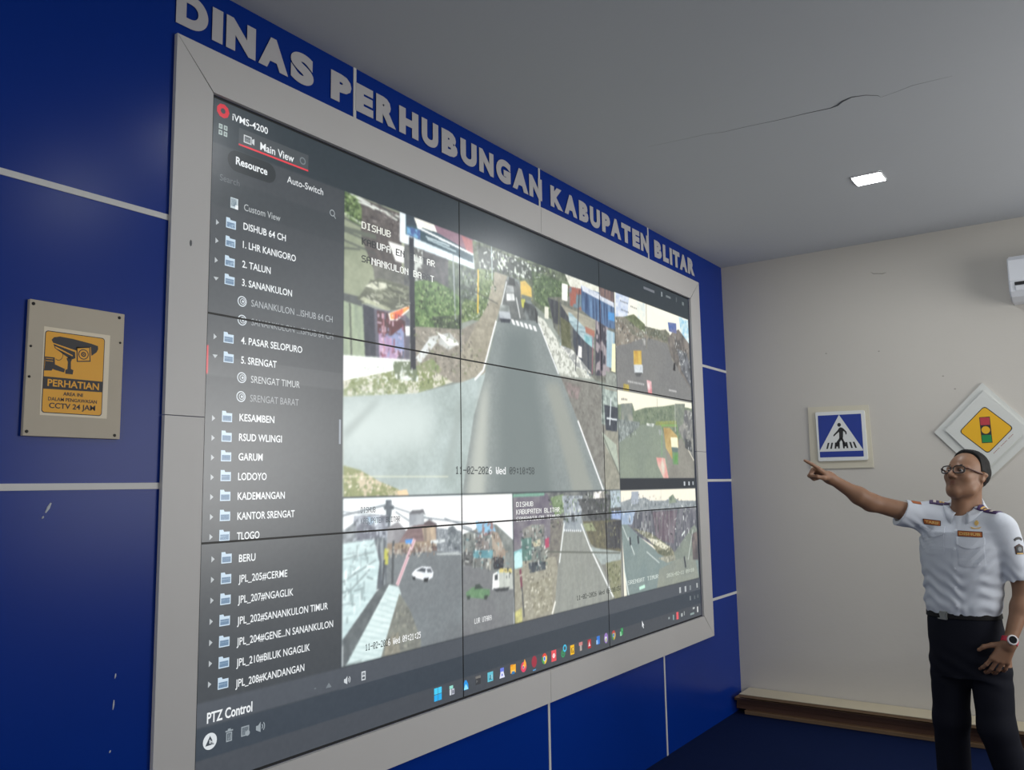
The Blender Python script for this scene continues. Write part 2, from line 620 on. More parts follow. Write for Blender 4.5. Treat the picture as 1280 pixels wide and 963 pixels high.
# --- camera 1: the main road
M1 = (.553, .803, 2.586, 1.897)
clip_uv(*M1)
F = fill
rect_uv(*M1, (150, 158, 148), (120, 130, 122))
F([(429, 230), (520, 262), (520, 380), (429, 380)], (152, 160, 132), (128, 138, 112), 'big')
F([(447, 246), (502, 268), (502, 345), (470, 345), (452, 300)], (80, 76, 76), (98, 92, 88), 'leaf')
F([(429, 236), (447, 243), (452, 262), (452, 283), (440, 278), (429, 266)], (62, 88, 40), (126, 148, 96), 'leaf')
for p, q in (((429, 236), (468, 262)), ((437, 240), (497, 276)), ((447, 252), (500, 272)), ((429, 266), (452, 280)), ((470, 250), (500, 262)), ((455, 246), (500, 264))):
    stroke(p, q, 4, (215, 222, 212), .8)
for p, q in (((429, 272), (452, 284)), ((429, 288), (508, 322)), ((429, 300), (470, 318)), ((429, 310), (450, 312)), ((466, 250), (500, 276))):
    stroke(p, q, 4, (78, 84, 80), .8)
stroke((429, 285), (470, 297), 9, (96, 104, 92))
F([(466, 330), (512, 345), (512, 378), (470, 372)], (95, 98, 92), (120, 120, 112), 'leaf')
F([(485, 302), (511, 310), (511, 332), (494, 326)], (226, 228, 222))
# background behind the bill board and hedges
F([(505, 300), (600, 335), (600, 400), (505, 380)], (78, 82, 84), (110, 112, 108), 'leaf')
F([(516, 304), (530, 316), (532, 362), (516, 362)], (190, 196, 190), (90, 92, 90), 'leaf', .5)
F([(528, 310), (566, 328), (566, 372), (528, 350)], (74, 76, 80), (96, 96, 96), 'leaf')
F([(560, 312), (612, 330), (612, 400), (560, 380)], (58, 74, 66), (112, 130, 100), 'leaf')
# bill board
F([(499.5, 258), (597, 300), (596, 338), (499.5, 302)], (222, 232, 236), (200, 214, 222), 'big')
F([(507, 264), (592, 300), (591, 329), (507, 293)], (62, 92, 104), (48, 74, 86), 'big')
F([(507, 262), (516, 265), (521, 283), (508, 281)], (52, 66, 78))
F([(515, 266), (541, 277), (546, 291), (521, 283)], (240, 236, 222), (226, 220, 208), 'leaf')
F([(541, 277), (592, 299), (592, 318), (546, 291)], (146, 112, 128), (130, 96, 112), 'big')
F([(576, 294), (592, 302), (592, 318), (583, 314)], (176, 106, 108))
stroke((521, 284), (592, 319), 5, (226, 232, 232))
F([(508, 283), (525, 288), (525, 300), (508, 293)], (104, 166, 206), (60, 90, 150), 'leaf', .55)
stroke((532, 296), (562, 308), 3, (205, 220, 224))
stroke((534, 299), (570, 315), 3, (190, 210, 214))
stroke((548, 299), (562, 305), 2, (210, 222, 226))
stroke((594, 299), (594, 337), 7, (226, 238, 244))
# left shops
F([(429, 366), (452, 372), (452, 384), (429, 376)], (92, 98, 96), (74, 80, 82), 'big')
F([(446, 374), (462, 352), (474, 348), (511, 358), (511, 388), (486, 388)], (124, 130, 108), (84, 88, 78), 'horz')
F([(456, 358), (466, 352), (482, 354), (484, 360), (470, 362)], (226, 228, 206), (180, 184, 160), 'leaf')
F([(448, 375), (454, 371), (488, 386), (486, 390)], (190, 196, 164), (150, 156, 130), 'leaf')
F([(429, 376), (454, 384), (456, 446), (429, 445)], (154, 170, 138), (134, 150, 126), 'vert')
stroke((437, 379), (439, 444), 4, (74, 80, 72))
F([(453, 380), (468, 386), (470, 446), (456, 446)], (50, 55, 68), (66, 70, 82), 'vert')
F([(467, 386), (505, 392), (512, 400), (512, 450), (470, 448)], (84, 88, 104), (118, 108, 120), 'vert')
F([(471, 388), (488, 392), (506, 402), (506, 416), (488, 420), (472, 416)], (104, 52, 58), (78, 62, 66), 'vert')
F([(473, 416), (488, 421), (504, 408), (505, 432), (495, 450), (474, 448)], (150, 120, 164), (196, 160, 190), 'blk')
F([(489, 420), (504, 408), (505, 440), (492, 436)], (126, 140, 184), (148, 158, 196), 'vert')
stroke((479, 392), (480, 440), 3, (190, 130, 140))
F([(485, 392), (511, 382), (511, 388), (496, 401), (487, 401)], (236, 232, 226))
F([(487, 392), (511, 383), (511, 386), (495, 399), (488, 399)], (226, 60, 70), (238, 158, 70), 'blk')
F([(429, 444), (512, 450), (524, 470), (524, 482), (429, 480)], (240, 243, 240), (222, 230, 222), 'leaf')
F([(506, 408), (512, 408), (512, 420), (507, 420)], (226, 232, 228))
# hedge, verge, slabs
F([(516, 352), (530, 350), (545, 352), (564, 362), (574, 372), (576, 412), (540, 412), (516, 408)], (62, 96, 52), (122, 154, 92), 'leaf')
F([(540, 396), (577, 394), (577, 420), (544, 412)], (52, 66, 54), (82, 96, 74), 'leaf')
F([(516, 408), (577, 412), (600, 400), (606, 440), (606, 470), (577, 478), (519, 480)], (128, 124, 112), (156, 148, 134), 'leaf')
F([(519, 448), (536, 424), (548, 420), (546, 428), (524, 456)], (206, 212, 210))
F([(534, 422), (562, 416), (574, 430), (560, 438), (548, 430)], (206, 210, 204), (176, 180, 176), 'big')
F([(544, 414), (570, 428), (574, 432), (560, 432)], (236, 238, 232))
F([(519, 458), (540, 448), (552, 462), (540, 480), (519, 482)], (118, 140, 86), (150, 150, 116), 'leaf')
F([(429, 476), (500, 462), (545, 466), (566, 478), (520, 492), (429, 500)], (132, 144, 92), (200, 198, 178), 'leaf', .62)
F([(490, 452), (519, 452), (524, 478), (494, 474)], (206, 214, 206), (110, 124, 96), 'blk', .55)
F([(511, 296), (517, 298), (519.5, 462), (513, 462)], (44, 48, 58))
stroke((566, 318), (569, 400), 4, (150, 160, 162))
stroke((574, 330), (576, 440), 4, (96, 104, 110))
# junction apron and lower left verge
F([(429, 496), (520, 492), (577, 478), (606, 466), (600, 626), (429, 628)], (168, 184, 182), (148, 164, 160), 'big')
soft([(429, 500), (480, 496), (540, 500), (540, 560), (429, 570)], (188, 202, 198), 50, .9)
soft([(429, 552), (429, 538), (470, 500), (476, 500)], (140, 154, 150), 12, .7)
soft([(552, 600), (564, 600), (580, 500), (572, 500)], (146, 160, 156), 14, .7)
F([(429, 582), (450, 588), (474, 602), (498, 612), (500, 626), (429, 628)], (134, 142, 88), (196, 182, 150), 'leaf', .62)
F([(496, 614), (508, 612), (512, 622), (498, 622)], (226, 196, 150))
# far trees
F([(590, 300), (680, 330), (740, 355), (740, 400), (690, 400), (655, 372), (640, 345), (612, 352), (600, 380), (594, 350)], (70, 80, 66), (122, 134, 108), 'leaf')
F([(596, 306), (680, 336), (664, 350), (600, 336)], (74, 82, 76), (206, 214, 204), 'leaf', .66)
F([(664, 338), (712, 356), (716, 380), (690, 392), (668, 376)], (62, 84, 56), (104, 124, 90), 'leaf')
F([(597, 336), (616, 338), (622, 362), (612, 384), (604, 402), (590, 400), (577, 404), (577, 382)], (70, 96, 52), (132, 150, 96), 'leaf')
F([(577, 338), (598, 340), (598, 378), (577, 372)], (54, 66, 60), (112, 128, 112), 'leaf')
# verges and the road
F([(618, 340), (634, 345), (628, 372), (620, 402), (604, 468), (577, 478), (577, 440), (596, 404), (608, 384)], (166, 160, 140), (140, 134, 116), 'leaf')
F([(634, 345), (648, 350), (672, 392), (700, 470), (720, 520), (762, 616), (577, 622), (592, 520), (606, 470), (622, 400)], (128, 138, 136), (120, 130, 130), 'big')
F([(632, 350), (646, 352), (668, 400), (622, 402)], (92, 98, 98), (112, 116, 114), 'leaf')
soft([(632, 410), (662, 412), (692, 620), (622, 622), (622, 500)], (104, 116, 116), 40, .9)
soft([(600, 496), (611, 470), (606, 622), (582, 622)], (172, 178, 168), 24, .9)
soft([(682, 480), (698, 478), (742, 614), (716, 616)], (144, 148, 138), 20, .8)
F([(668, 392), (680, 400), (700, 430), (720, 452), (742, 474), (700, 470)], (204, 208, 196), (160, 164, 152), 'leaf', .6)
F([(700, 470), (745, 478), (764, 500), (766, 616), (757, 614), (722, 526)], (132, 132, 124), (112, 110, 104), 'leaf')
F([(704, 476), (726, 484), (722, 500), (712, 496)], (150, 130, 130), (110, 106, 100), 'leaf')
for p, q, w in (((620, 401), (604, 463), 5), ((604, 463), (593, 475), 5), ((673, 404), (698, 468), 4), ((722, 526), (754, 613), 6), ((645, 372), (650, 398), 3), ((626, 384), (633, 352), 3)):
    stroke(p, q, w, (236, 240, 238))
for k in range(6):
    F([(638.5 + 5.4 * k, 399 + 1.6 * k), (641.8 + 5.4 * k, 400 + 1.6 * k), (644.2 + 5.4 * k, 406.5 + 1.6 * k), (640.8 + 5.4 * k, 405.5 + 1.6 * k)], (238, 242, 240))
stroke((429, 596), (560, 596), 2, (226, 226, 190), .7)
# busy detail
BW = [(40, 46, 50), (62, 68, 70), (190, 196, 190), (228, 232, 226), (120, 124, 118)]
GR = [(44, 62, 38), (66, 92, 52), (130, 158, 96), (166, 184, 130), (36, 48, 36)]
clutter([(590, 302), (680, 332), (700, 345), (668, 352), (648, 348), (634, 344), (604, 340)], 130, BW + GR, (4, 14), 1)
clutter([(518, 352), (564, 362), (574, 410), (520, 408)], 260, GR, (3, 9), 2)
clutter([(578, 338), (614, 340), (620, 362), (600, 400), (578, 402)], 200, GR + [(200, 206, 196)], (3, 9), 3)
clutter([(664, 340), (712, 357), (714, 380), (690, 390), (668, 374)], 160, GR[:4] + [(90, 100, 90)], (3, 8), 4)
clutter([(429, 238), (446, 244), (452, 280), (430, 268)], 110, GR, (3, 9), 5)
clutter([(452, 250), (500, 268), (500, 296), (454, 284)], 60, [(64, 58, 58), (110, 102, 100), (140, 132, 128)], (3, 12), 6, .3)
clutter([(518, 410), (577, 414), (604, 440), (600, 468), (522, 476)], 200, [(96, 92, 82), (168, 160, 146), (196, 190, 176), (120, 130, 90)], (3, 10), 7, .3)
clutter([(429, 480), (500, 466), (560, 470), (520, 490), (429, 497)], 170, [(120, 138, 76), (216, 216, 200), (160, 160, 120), (96, 110, 70)], (3, 9), 8, .4)
clutter([(690, 400), (712, 400), (742, 420), (744, 474), (722, 460), (700, 430)], 130, BW + [(70, 96, 140), (150, 110, 96), (170, 200, 204)], (4, 16), 9, .75)
clutter([(726, 360), (768, 380), (768, 470), (746, 470), (742, 410)], 120, BW[:4] + [(60, 96, 150), (140, 170, 196), (150, 96, 104)], (5, 20), 10, .85)
clutter([(668, 394), (690, 420), (742, 472), (704, 470)], 110, [(150, 152, 144), (226, 228, 218), (120, 120, 112)], (3, 9), 11, .3)
clutter([(700, 472), (745, 480), (764, 505), (764, 600), (724, 530)], 120, [(110, 108, 102), (150, 148, 138), (96, 96, 92)], (4, 12), 12, .4, .5)
clutter([(429, 584), (470, 602), (496, 612), (498, 622), (429, 624)], 110, [(110, 126, 70), (220, 200, 180), (160, 166, 110), (236, 228, 214)], (3, 8), 13, .5)
clutter([(430, 446), (512, 452), (520, 478), (430, 478)], 60, [(206, 214, 206), (250, 252, 250), (180, 190, 176)], (4, 12), 14, .4)
clutter([(471, 392), (504, 396), (505, 446), (474, 446)], 70, [(220, 190, 210), (150, 60, 70), (90, 60, 70), (130, 150, 200)], (4, 14), 15, .8)
clutter([(448, 376), (470, 352), (510, 362), (510, 386), (488, 388)], 50, [(86, 90, 78), (166, 170, 146), (206, 208, 186)], (6, 24), 16, .1)
clutter([(752, 488), (772, 492), (774, 600), (756, 560)], 60, [(60, 68, 76), (190, 200, 190), (110, 120, 104)], (4, 14), 17, .6)
# traffic
F([(636, 346), (643, 349), (644, 358), (635, 356)], (52, 58, 58))
F([(633, 357), (641, 358), (642.5, 366), (632, 366)], (206, 210, 208), (140, 146, 146), 'blk')
F([(633, 367), (642, 367), (643.5, 376), (633, 376)], (232, 234, 232), (190, 194, 192), 'blk')
F([(625, 381), (636, 382), (637, 390), (624, 390)], (116, 124, 122), (190, 198, 194), 'blk')
F([(623.5, 389), (637, 390), (638.5, 399), (633, 403), (624, 400)], (196, 204, 206), (150, 158, 166), 'horz')
F([(624, 398), (638, 399), (637, 404), (626, 403)], (58, 64, 74))
F([(650, 352), (656, 351), (664, 360), (665, 376), (651, 372)], (228, 190, 84), (200, 170, 90), 'horz')
F([(651, 368), (665, 372), (664, 377), (652, 374)], (110, 120, 110))
F([(651, 374), (656, 374), (656, 386), (652, 384)], (216, 214, 80), (90, 96, 70), 'blk')
F([(655, 378), (667, 381), (672, 390), (672, 402), (658, 400), (654, 390)], (50, 54, 56), (120, 128, 128), 'blk')
stroke((669, 386), (671, 404), 6, (56, 58, 60))
F([(680.5, 383), (685.5, 384), (685.5, 399), (680.5, 398)], (214, 214, 196))
stroke((597.5, 337), (597, 392), 5, (232, 190, 52))
stroke((614, 306), (615, 350), 3, (190, 210, 212))
stroke((577, 356), (622, 380), 3, (60, 66, 62), .7)
# right side shops
F([(684, 372), (770, 368), (770, 482), (744, 476), (714, 444), (692, 410)], (92, 96, 90), (122, 124, 112), 'leaf')
F([(684, 372), (700, 378), (712, 400), (712, 410), (692, 404)], (52, 56, 66), (80, 84, 86), 'vert')
F([(704, 338), (770, 364), (770, 386), (716, 368)], (196, 196, 180), (230, 232, 216), 'leaf')
F([(710, 358), (730, 362), (732, 390), (712, 382)], (104, 128, 140), (160, 92, 78), 'blk', .55)
F([(702, 354), (709.5, 356), (709, 377), (702, 375)], (236, 234, 222))
F([(726, 358), (770, 374), (770, 412), (752, 408), (727, 388)], (48, 70, 108), (96, 130, 170), 'vert')
F([(726, 356), (770, 378), (770, 386), (728, 364)], (208, 214, 224), (170, 180, 194), 'leaf')
F([(760, 390), (768, 392), (768, 402), (760, 400)], (66, 140, 206))
F([(748, 356), (770, 366), (770, 380), (750, 370)], (92, 80, 84), (130, 104, 96), 'vert')
F([(700, 380), (712, 386), (744, 400), (744, 418), (712, 398)], (170, 166, 144), (140, 138, 124), 'horz')
F([(710, 390), (714, 392), (742, 422), (742, 436), (726, 424), (711, 402)], (176, 200, 204), (122, 150, 158), 'horz')
F([(731, 408), (743, 414), (743, 422), (732, 416)], (170, 110, 92))
F([(730, 418), (741, 424), (740, 434), (730, 427)], (140, 192, 196), (90, 150, 160), 'blk')
F([(716, 410), (730, 426), (741, 436), (741, 470), (722, 450), (716, 430)], (52, 62, 78), (90, 92, 96), 'vert')
F([(700, 396), (712, 404), (714, 436), (702, 432)], (84, 88, 62), (110, 112, 84), 'leaf')
F([(700, 432), (716, 438), (740, 468), (720, 458)], (146, 150, 148), (206, 208, 200), 'leaf', .55)
F([(744, 400), (760, 410), (762, 470), (745, 470)], (64, 64, 76), (150, 140, 144), 'blk', .6)
F([(758, 412), (768, 416), (768, 462), (758, 458)], (132, 168, 186), (176, 196, 200), 'vert')
F([(765, 430), (769, 430), (769, 466), (764, 464)], (232, 230, 180))
F([(757, 464), (770, 468), (770, 490), (757, 478)], (150, 158, 148), (120, 126, 118), 'leaf')
for p, q, w, c in (((724, 362), (719, 464), 4, (60, 60, 68)), ((698.5, 372), (698, 418), 3, (110, 112, 76)), ((745, 396), (744, 470), 3, (70, 66, 84)), ((741, 418), (740, 468), 4, (160, 90, 100)), ((750, 380), (750, 470), 3, (120, 100, 116))):
    stroke(p, q, w, c)
F([(723, 432), (727, 434), (727, 448), (722, 446)], (226, 222, 216))
# strip to the right, below
F([(756, 484), (775, 490), (775, 614), (756, 614)], (150, 148, 132), (128, 128, 114), 'leaf')
F([(752, 486), (772, 490), (772, 538), (752, 530)], (170, 186, 176), (110, 124, 120), 'leaf')
F([(755, 506), (772, 510), (771, 540), (757, 538)], (46, 54, 66), (66, 72, 82), 'leaf')
stroke((763.5, 498), (762, 532), 5, (206, 214, 216))
stroke((758, 523), (771, 525), 5, (206, 214, 216))
F([(752, 540), (770, 556), (774, 592), (768, 580), (756, 556)], (168, 180, 160), (150, 160, 146), 'leaf')
stroke((754, 546), (776, 598), 4, (96, 100, 90))

# --- camera 2, right column
R1 = (2.592, 1.353, 3.612, 1.900)
clip_uv(*R1)
rect_uv(*R1, (236, 230, 204), (226, 226, 214))
F([(769, 364), (786, 372), (784, 398), (769, 396)], (168, 184, 210), (206, 214, 224), 'leaf')
F([(796, 376), (806, 380), (806, 402), (796, 398)], (190, 206, 208), (234, 230, 206), 'leaf')
F([(848, 396), (862, 402), (864, 434), (852, 424)], (130, 184, 210), (214, 226, 222), 'leaf')
F([(769, 396), (782, 396), (794, 396), (806, 410), (816, 414), (832, 412), (838, 420), (864, 440), (866, 506), (769, 490)], (104, 106, 92), (136, 130, 116), 'leaf')
F([(769, 398), (780, 404), (790, 418), (806, 424), (806, 432), (769, 438)], (146, 138, 124), (112, 106, 96), 'blk')
F([(780, 396), (792, 393), (806, 406), (806, 416), (794, 408)], (84, 92, 66), (116, 128, 92), 'leaf')
F([(806, 408), (822, 412), (836, 416), (838, 428), (824, 424), (806, 418)], (86, 92, 76), (120, 120, 104), 'leaf')
F([(770, 432), (784, 430), (806, 422), (822, 426), (834, 430), (840, 450), (856, 470), (866, 494), (866, 506), (769, 490)], (118, 118, 116), (110, 111, 111), 'big')
F([(834, 424), (840, 416), (848, 412), (864, 434), (867, 492), (850, 466), (838, 444)], (82, 80, 78), (128, 120, 112), 'blk')
F([(846, 436), (858, 442), (866, 470), (866, 490), (852, 464)], (120, 124, 130), (72, 74, 78), 'blk')
F([(834.5, 403), (845, 404.5), (845.5, 417), (836, 414.5)], (66, 96, 164), (108, 110, 150), 'leaf')
F([(791.5, 438.5), (801.5, 438.5), (802, 457), (792, 457)], (186, 140, 52), (206, 172, 70), 'blk')
F([(792, 456), (803, 456), (803.5, 467), (793, 467)], (196, 204, 206), (176, 184, 190), 'leaf')
F([(793, 466), (803, 466), (800, 471), (795, 471)], (84, 86, 88))
F([(803, 425), (807, 425), (807, 432), (803, 432)], (206, 206, 200), (110, 110, 108), 'blk')
F([(779, 480), (786, 481), (786, 489), (779, 488)], (214, 190, 50), (150, 130, 60), 'leaf')
F([(808, 475), (814, 477), (815, 493), (810, 492)], (224, 206, 206), (206, 120, 126), 'blk')
F([(842, 454), (844, 454), (844, 464), (841, 463)], (46, 46, 48))
stroke((807.5, 380), (808, 436), 3, (130, 124, 104))
for x, y, n in ((775, 376, 6), (776, 387, 6), (788, 383, 5)):
    for k in range(n):
        stroke((x + 1.7 * k, y + .7 * k), (x + 1.7 * k + 1, y + .7 * k + .4), 5, (70, 76, 84), .7)
for k in range(12):
    stroke((784.5 + 1.75 * k, 477 + .35 * k), (785.6 + 1.75 * k, 477.2 + .35 * k), 6, (206, 206, 204), .75)
for k in range(5):
    stroke((836 + 2 * k, 488 + .4 * k), (837.3 + 2 * k, 488.3 + .4 * k), 6, (206, 206, 204), .8)

clutter([(769, 398), (806, 408), (836, 416), (836, 426), (806, 424), (769, 436)], 150, BW + [(110, 92, 78), (150, 130, 110)], (3, 10), 20, .6)
clutter([(838, 418), (864, 436), (866, 490), (850, 462)], 90, BW, (4, 12), 21, .6)
R2 = (2.592, .864, 3.612, 1.349)
clip_uv(*R2)
rect_uv(*R2, (236, 228, 202), (228, 222, 200))
F([(771, 506), (790, 504), (793, 514), (806, 510), (830, 508), (842, 506), (868, 512), (870, 560), (771, 560)], (96, 112, 92), (126, 138, 112), 'leaf')
F([(776, 505), (790, 504), (791, 528), (776, 530)], (150, 150, 136), (108, 118, 112), 'blk')
F([(771, 524), (800, 528), (798, 540), (776, 556), (771, 556)], (104, 114, 112), (136, 146, 142), 'vert')
F([(820, 527), (846, 526), (846, 534), (818, 534)], (140, 150, 78), (120, 136, 84), 'leaf')
F([(802, 531), (826, 532), (836, 560), (856, 560), (872, 590), (872, 604), (770, 604), (770, 556), (776, 552)], (128, 140, 122), (118, 130, 116), 'big')
F([(832, 560), (852, 548), (872, 586), (872, 602), (836, 600)], (134, 132, 122), (118, 116, 108), 'big')
F([(853, 512), (868, 514), (871, 582), (860, 562), (848, 538)], (146, 146, 138), (96, 98, 100), 'blk')
F([(856, 548), (864, 552), (865, 566), (856, 560)], (72, 76, 78))
F([(843, 505), (856, 505), (854, 530), (846, 536)], (104, 116, 104), (128, 136, 120), 'leaf')
F([(829, 535), (837, 535), (847, 546), (848, 560), (840, 574), (832, 560)], (166, 134, 76), (186, 158, 96), 'blk')
F([(838, 547), (846.5, 547), (847.5, 560), (839, 559)], (226, 222, 186))
F([(839, 559), (847.5, 560), (847, 566), (840, 565)], (92, 112, 110))
F([(840, 565), (847.5, 566), (847.5, 581), (841, 581)], (108, 140, 104), (86, 150, 70), 'blk')
for p, q in (((827, 532), (846, 532)), ((846, 532), (847, 548)), ((827, 532), (827, 570))):
    stroke(p, q, 3, (104, 176, 92), .8)
F([(820, 572), (831, 573), (836, 600), (830, 600), (822, 582)], (206, 196, 176), (216, 140, 132), 'blk')
F([(823, 537), (827, 537), (827, 544), (824, 544)], (206, 210, 200), (110, 120, 116), 'blk')
F([(808, 529), (818, 530), (816, 534), (808, 532)], (210, 214, 206), (140, 150, 140), 'blk')
stroke((843.5, 504), (844, 540), 3, (196, 200, 188))
stroke((821, 498), (821.5, 512), 2, (120, 116, 104))
for k in range(4):
    stroke((776.5 + 2 * k, 499 + .2 * k), (777.8 + 2 * k, 499.2 + .2 * k), 6, (60, 62, 64), .7)
clutter([(790, 512), (842, 508), (842, 528), (800, 530)], 110, [(70, 90, 66), (120, 140, 106), (96, 108, 92)], (3, 9), 22, .5)
clutter([(772, 524), (800, 530), (796, 542), (773, 554)], 60, [(70, 78, 80), (160, 170, 166)], (4, 12), 23, .8)
clutter([(854, 514), (868, 516), (870, 580), (858, 560)], 50, BW, (4, 12), 24, .6)
clip_uv(2.592, .802, 3.612, .864)
rect_uv(2.592, .802, 3.612, .864, (36, 42, 50))

# --- bottom row, first camera: the street corner
B1 = (.555, .236, 1.570, .798)
clip_uv(*B1)
rect_uv(*B1, (238, 246, 247), (226, 240, 242))
F([(577, 620), (642, 617), (642, 640), (600, 636)], (214, 232, 232), (240, 236, 222), 'big')
for p, q, w in (((428, 645), (484, 631), 4), ((428, 640), (480, 645), 2), ((490, 634), (540, 650), 3), ((512, 645), (590, 655), 3), ((555, 648), (590, 662), 3), ((494, 640), (512, 652), 3)):
    stroke(p, q, w, (104, 112, 122), .85)
F([(482, 625), (489, 625), (490, 634), (486, 668), (482, 668)], (70, 82, 92), (110, 120, 130), 'blk')
F([(479, 633), (492, 632), (492, 637), (480, 638)], (82, 92, 102))
F([(442, 645), (484, 644), (486, 682), (440, 682)], (106, 110, 124), (160, 168, 180), 'blk', .6)
F([(459, 647), (472, 647), (472, 656), (460, 656)], (116, 178, 224), (206, 222, 234), 'blk')
F([(428, 664), (445, 652), (446, 684), (428, 684)], (150, 158, 164), (104, 112, 118), 'leaf')
F([(484, 660), (497, 652), (506, 662), (512, 668), (505, 690), (484, 690)], (122, 120, 126), (150, 150, 154), 'blk')
F([(496, 682), (510, 660), (530, 653), (546, 656), (546, 676), (496, 684)], (116, 94, 96), (136, 112, 112), 'horz')
F([(526, 656), (536, 650), (546, 655), (546, 660)], (94, 82, 86))
F([(511, 640), (529, 637), (530, 656), (511, 658)], (160, 166, 172), (140, 146, 154), 'blk')
F([(511, 643), (515, 638), (529, 637), (532, 645), (528, 641), (524, 643)], (98, 100, 106))
F([(527, 660), (544, 658), (545, 676), (530, 678)], (190, 168, 140), (130, 116, 104), 'vert')
F([(545, 660), (577, 664), (577, 700), (545, 690)], (108, 116, 124), (150, 158, 164), 'leaf')
F([(560, 660), (566, 657), (572, 664), (577, 668), (577, 690), (560, 682)], (92, 100, 108), (120, 130, 134), 'leaf')
F([(480, 680), (545, 676), (546, 684), (480, 690)], (160, 140, 116), (140, 122, 104), 'horz')
F([(482, 688), (546, 682), (546, 692), (505, 698), (484, 696)], (116, 96, 90), (160, 150, 138), 'vert', .6)
F([(538, 676), (556, 674), (556, 678), (538, 680)], (206, 214, 214))
F([(506, 675), (516, 674), (514, 680), (507, 680)], (64, 142, 226))
F([(482, 694), (545, 689), (577, 692), (577, 700), (596, 690), (642, 716), (642, 784), (500, 820), (474, 760)], (114, 122, 126), (108, 114, 118), 'big')
F([(545, 692), (572, 690), (577, 694), (546, 694)], (170, 178, 178))
F([(428, 680), (467, 674), (474, 704), (470, 742), (428, 800)], (196, 220, 220), (172, 198, 200), 'horz')
for p, q in (((428, 700), (468, 690)), ((428, 728), (470, 700)), ((429, 748), (462, 712)), ((446, 682), (446, 702)), ((458, 690), (458, 700))):
    stroke(p, q, 4, (130, 148, 150), .7)
F([(467, 672), (484, 672), (482, 735), (470, 738), (474, 704)], (88, 96, 104), (140, 150, 154), 'vert', .6)
F([(428, 800), (470, 740), (482, 730), (492, 730), (432, 832), (428, 836)], (84, 92, 96), (100, 108, 110), 'leaf')
F([(428, 840), (486, 731), (498, 734), (501, 742), (500, 752), (474, 830)], (206, 226, 224), (184, 206, 206), 'horz')
for k in range(13):
    y = 742 + 6.6 * k
    stroke((484 - 4.0 * k, y), (499 - 2.0 * k, y + 6), 3, (164, 188, 188), .6)
stroke((430, 832), (452, 826), 3, (110, 124, 124), .6)
F([(499, 742), (512, 762), (526, 800), (526, 814), (474, 830), (482, 800)], (128, 132, 122), (112, 114, 108), 'leaf')
F([(482, 800), (498, 790), (500, 818), (480, 824)], (150, 146, 128), (120, 118, 106), 'leaf')
stroke((518, 674), (496, 732), 9, (226, 190, 196))
stroke((518, 674), (496, 732), 4, (196, 150, 160))
stroke((483, 686), (482, 706), 12, (186, 186, 72))
stroke((491.5, 676), (490, 730), 6, (74, 80, 84))
stroke((480, 700), (478, 732), 5, (70, 76, 84))
F([(514, 718), (519, 712), (527, 708.5), (538, 709), (541.5, 716), (540.5, 722), (534, 726), (528, 725), (517, 722)], (232, 236, 240), (214, 220, 226), 'blk')
F([(520, 714), (527, 710), (532, 711), (531, 716)], (74, 82, 90))
F([(533, 711), (538, 711), (540, 716), (534, 716)], (92, 98, 106))
F([(515, 721), (519, 721), (519, 725.5), (516, 725)], (40, 44, 48)); F([(529, 723), (536, 722), (534, 728), (530, 728)], (40, 44, 48))
clutter([(442, 647), (484, 646), (484, 674), (442, 676)], 80, [(70, 78, 90), (190, 200, 210), (120, 130, 142)], (3, 10), 30, .7)
clutter([(482, 684), (545, 678), (546, 692), (505, 698), (484, 696)], 70, [(70, 64, 62), (196, 190, 176), (140, 120, 104)], (4, 10), 31, .9)
clutter([(546, 662), (577, 666), (577, 694), (546, 688)], 80, [(74, 84, 92), (170, 178, 182), (126, 134, 140)], (3, 9), 32, .7)
clutter([(430, 682), (466, 676), (470, 734), (430, 786)], 60, [(150, 172, 174), (220, 238, 238), (120, 140, 142)], (6, 26), 33, .4)
clutter([(499, 745), (514, 768), (525, 805), (480, 820)], 60, [(100, 104, 98), (150, 150, 136)], (4, 10), 34, .5)
# right half of the same camera
F([(578, 668), (594, 662), (600, 652), (620, 656), (642, 676), (642, 740), (620, 726), (578, 706)], (100, 108, 106), (136, 142, 138), 'blk')
F([(594, 652), (615, 652), (620, 666), (598, 672)], (124, 180, 214), (146, 112, 112), 'leaf', .55)
F([(594, 671), (612, 674), (614, 690), (594, 690)], (140, 134, 130), (110, 106, 106), 'blk')
F([(614, 664), (622, 666), (632, 690), (630, 704), (616, 700)], (140, 122, 108), (176, 164, 146), 'blk')
F([(617, 696), (630, 698), (628, 712), (617, 712)], (52, 54, 62))
F([(591, 688), (616, 688), (616, 698), (591, 698)], (104, 160, 170), (80, 134, 146), 'blk')
F([(592, 698), (616, 698), (616, 714), (594, 708)], (110, 114, 112), (160, 160, 150), 'vert', .6)
F([(578, 690), (591, 690), (592, 708), (578, 708)], (104, 106, 104), (88, 90, 92), 'vert')
F([(578, 706), (616, 714), (642, 732), (642, 784), (578, 800)], (116, 120, 122), (110, 112, 116), 'big')
F([(622, 712), (640, 712), (641, 737), (623, 735)], (190, 196, 186), (170, 176, 168), 'vert')
F([(624, 711), (639, 711), (640, 716), (624, 716)], (206, 190, 110))
F([(616, 718), (623, 714), (624, 738), (615, 737)], (226, 230, 228))
F([(618, 719), (622, 718), (622, 725), (618, 726)], (70, 76, 80))
F([(616, 736), (637, 734), (634, 739), (620, 740)], (66, 70, 74))
F([(582, 741), (590, 735), (598, 732), (601, 736), (612, 737), (612, 744), (606, 749), (583, 747)], (88, 128, 92), (108, 148, 106), 'leaf')
F([(594, 731), (599, 730), (604, 736), (593, 737)], (64, 76, 72))
F([(583, 745), (588, 745), (587, 750), (584, 750)], (60, 72, 66)); F([(605, 745), (610, 744), (608, 750), (605, 750)], (60, 72, 66))

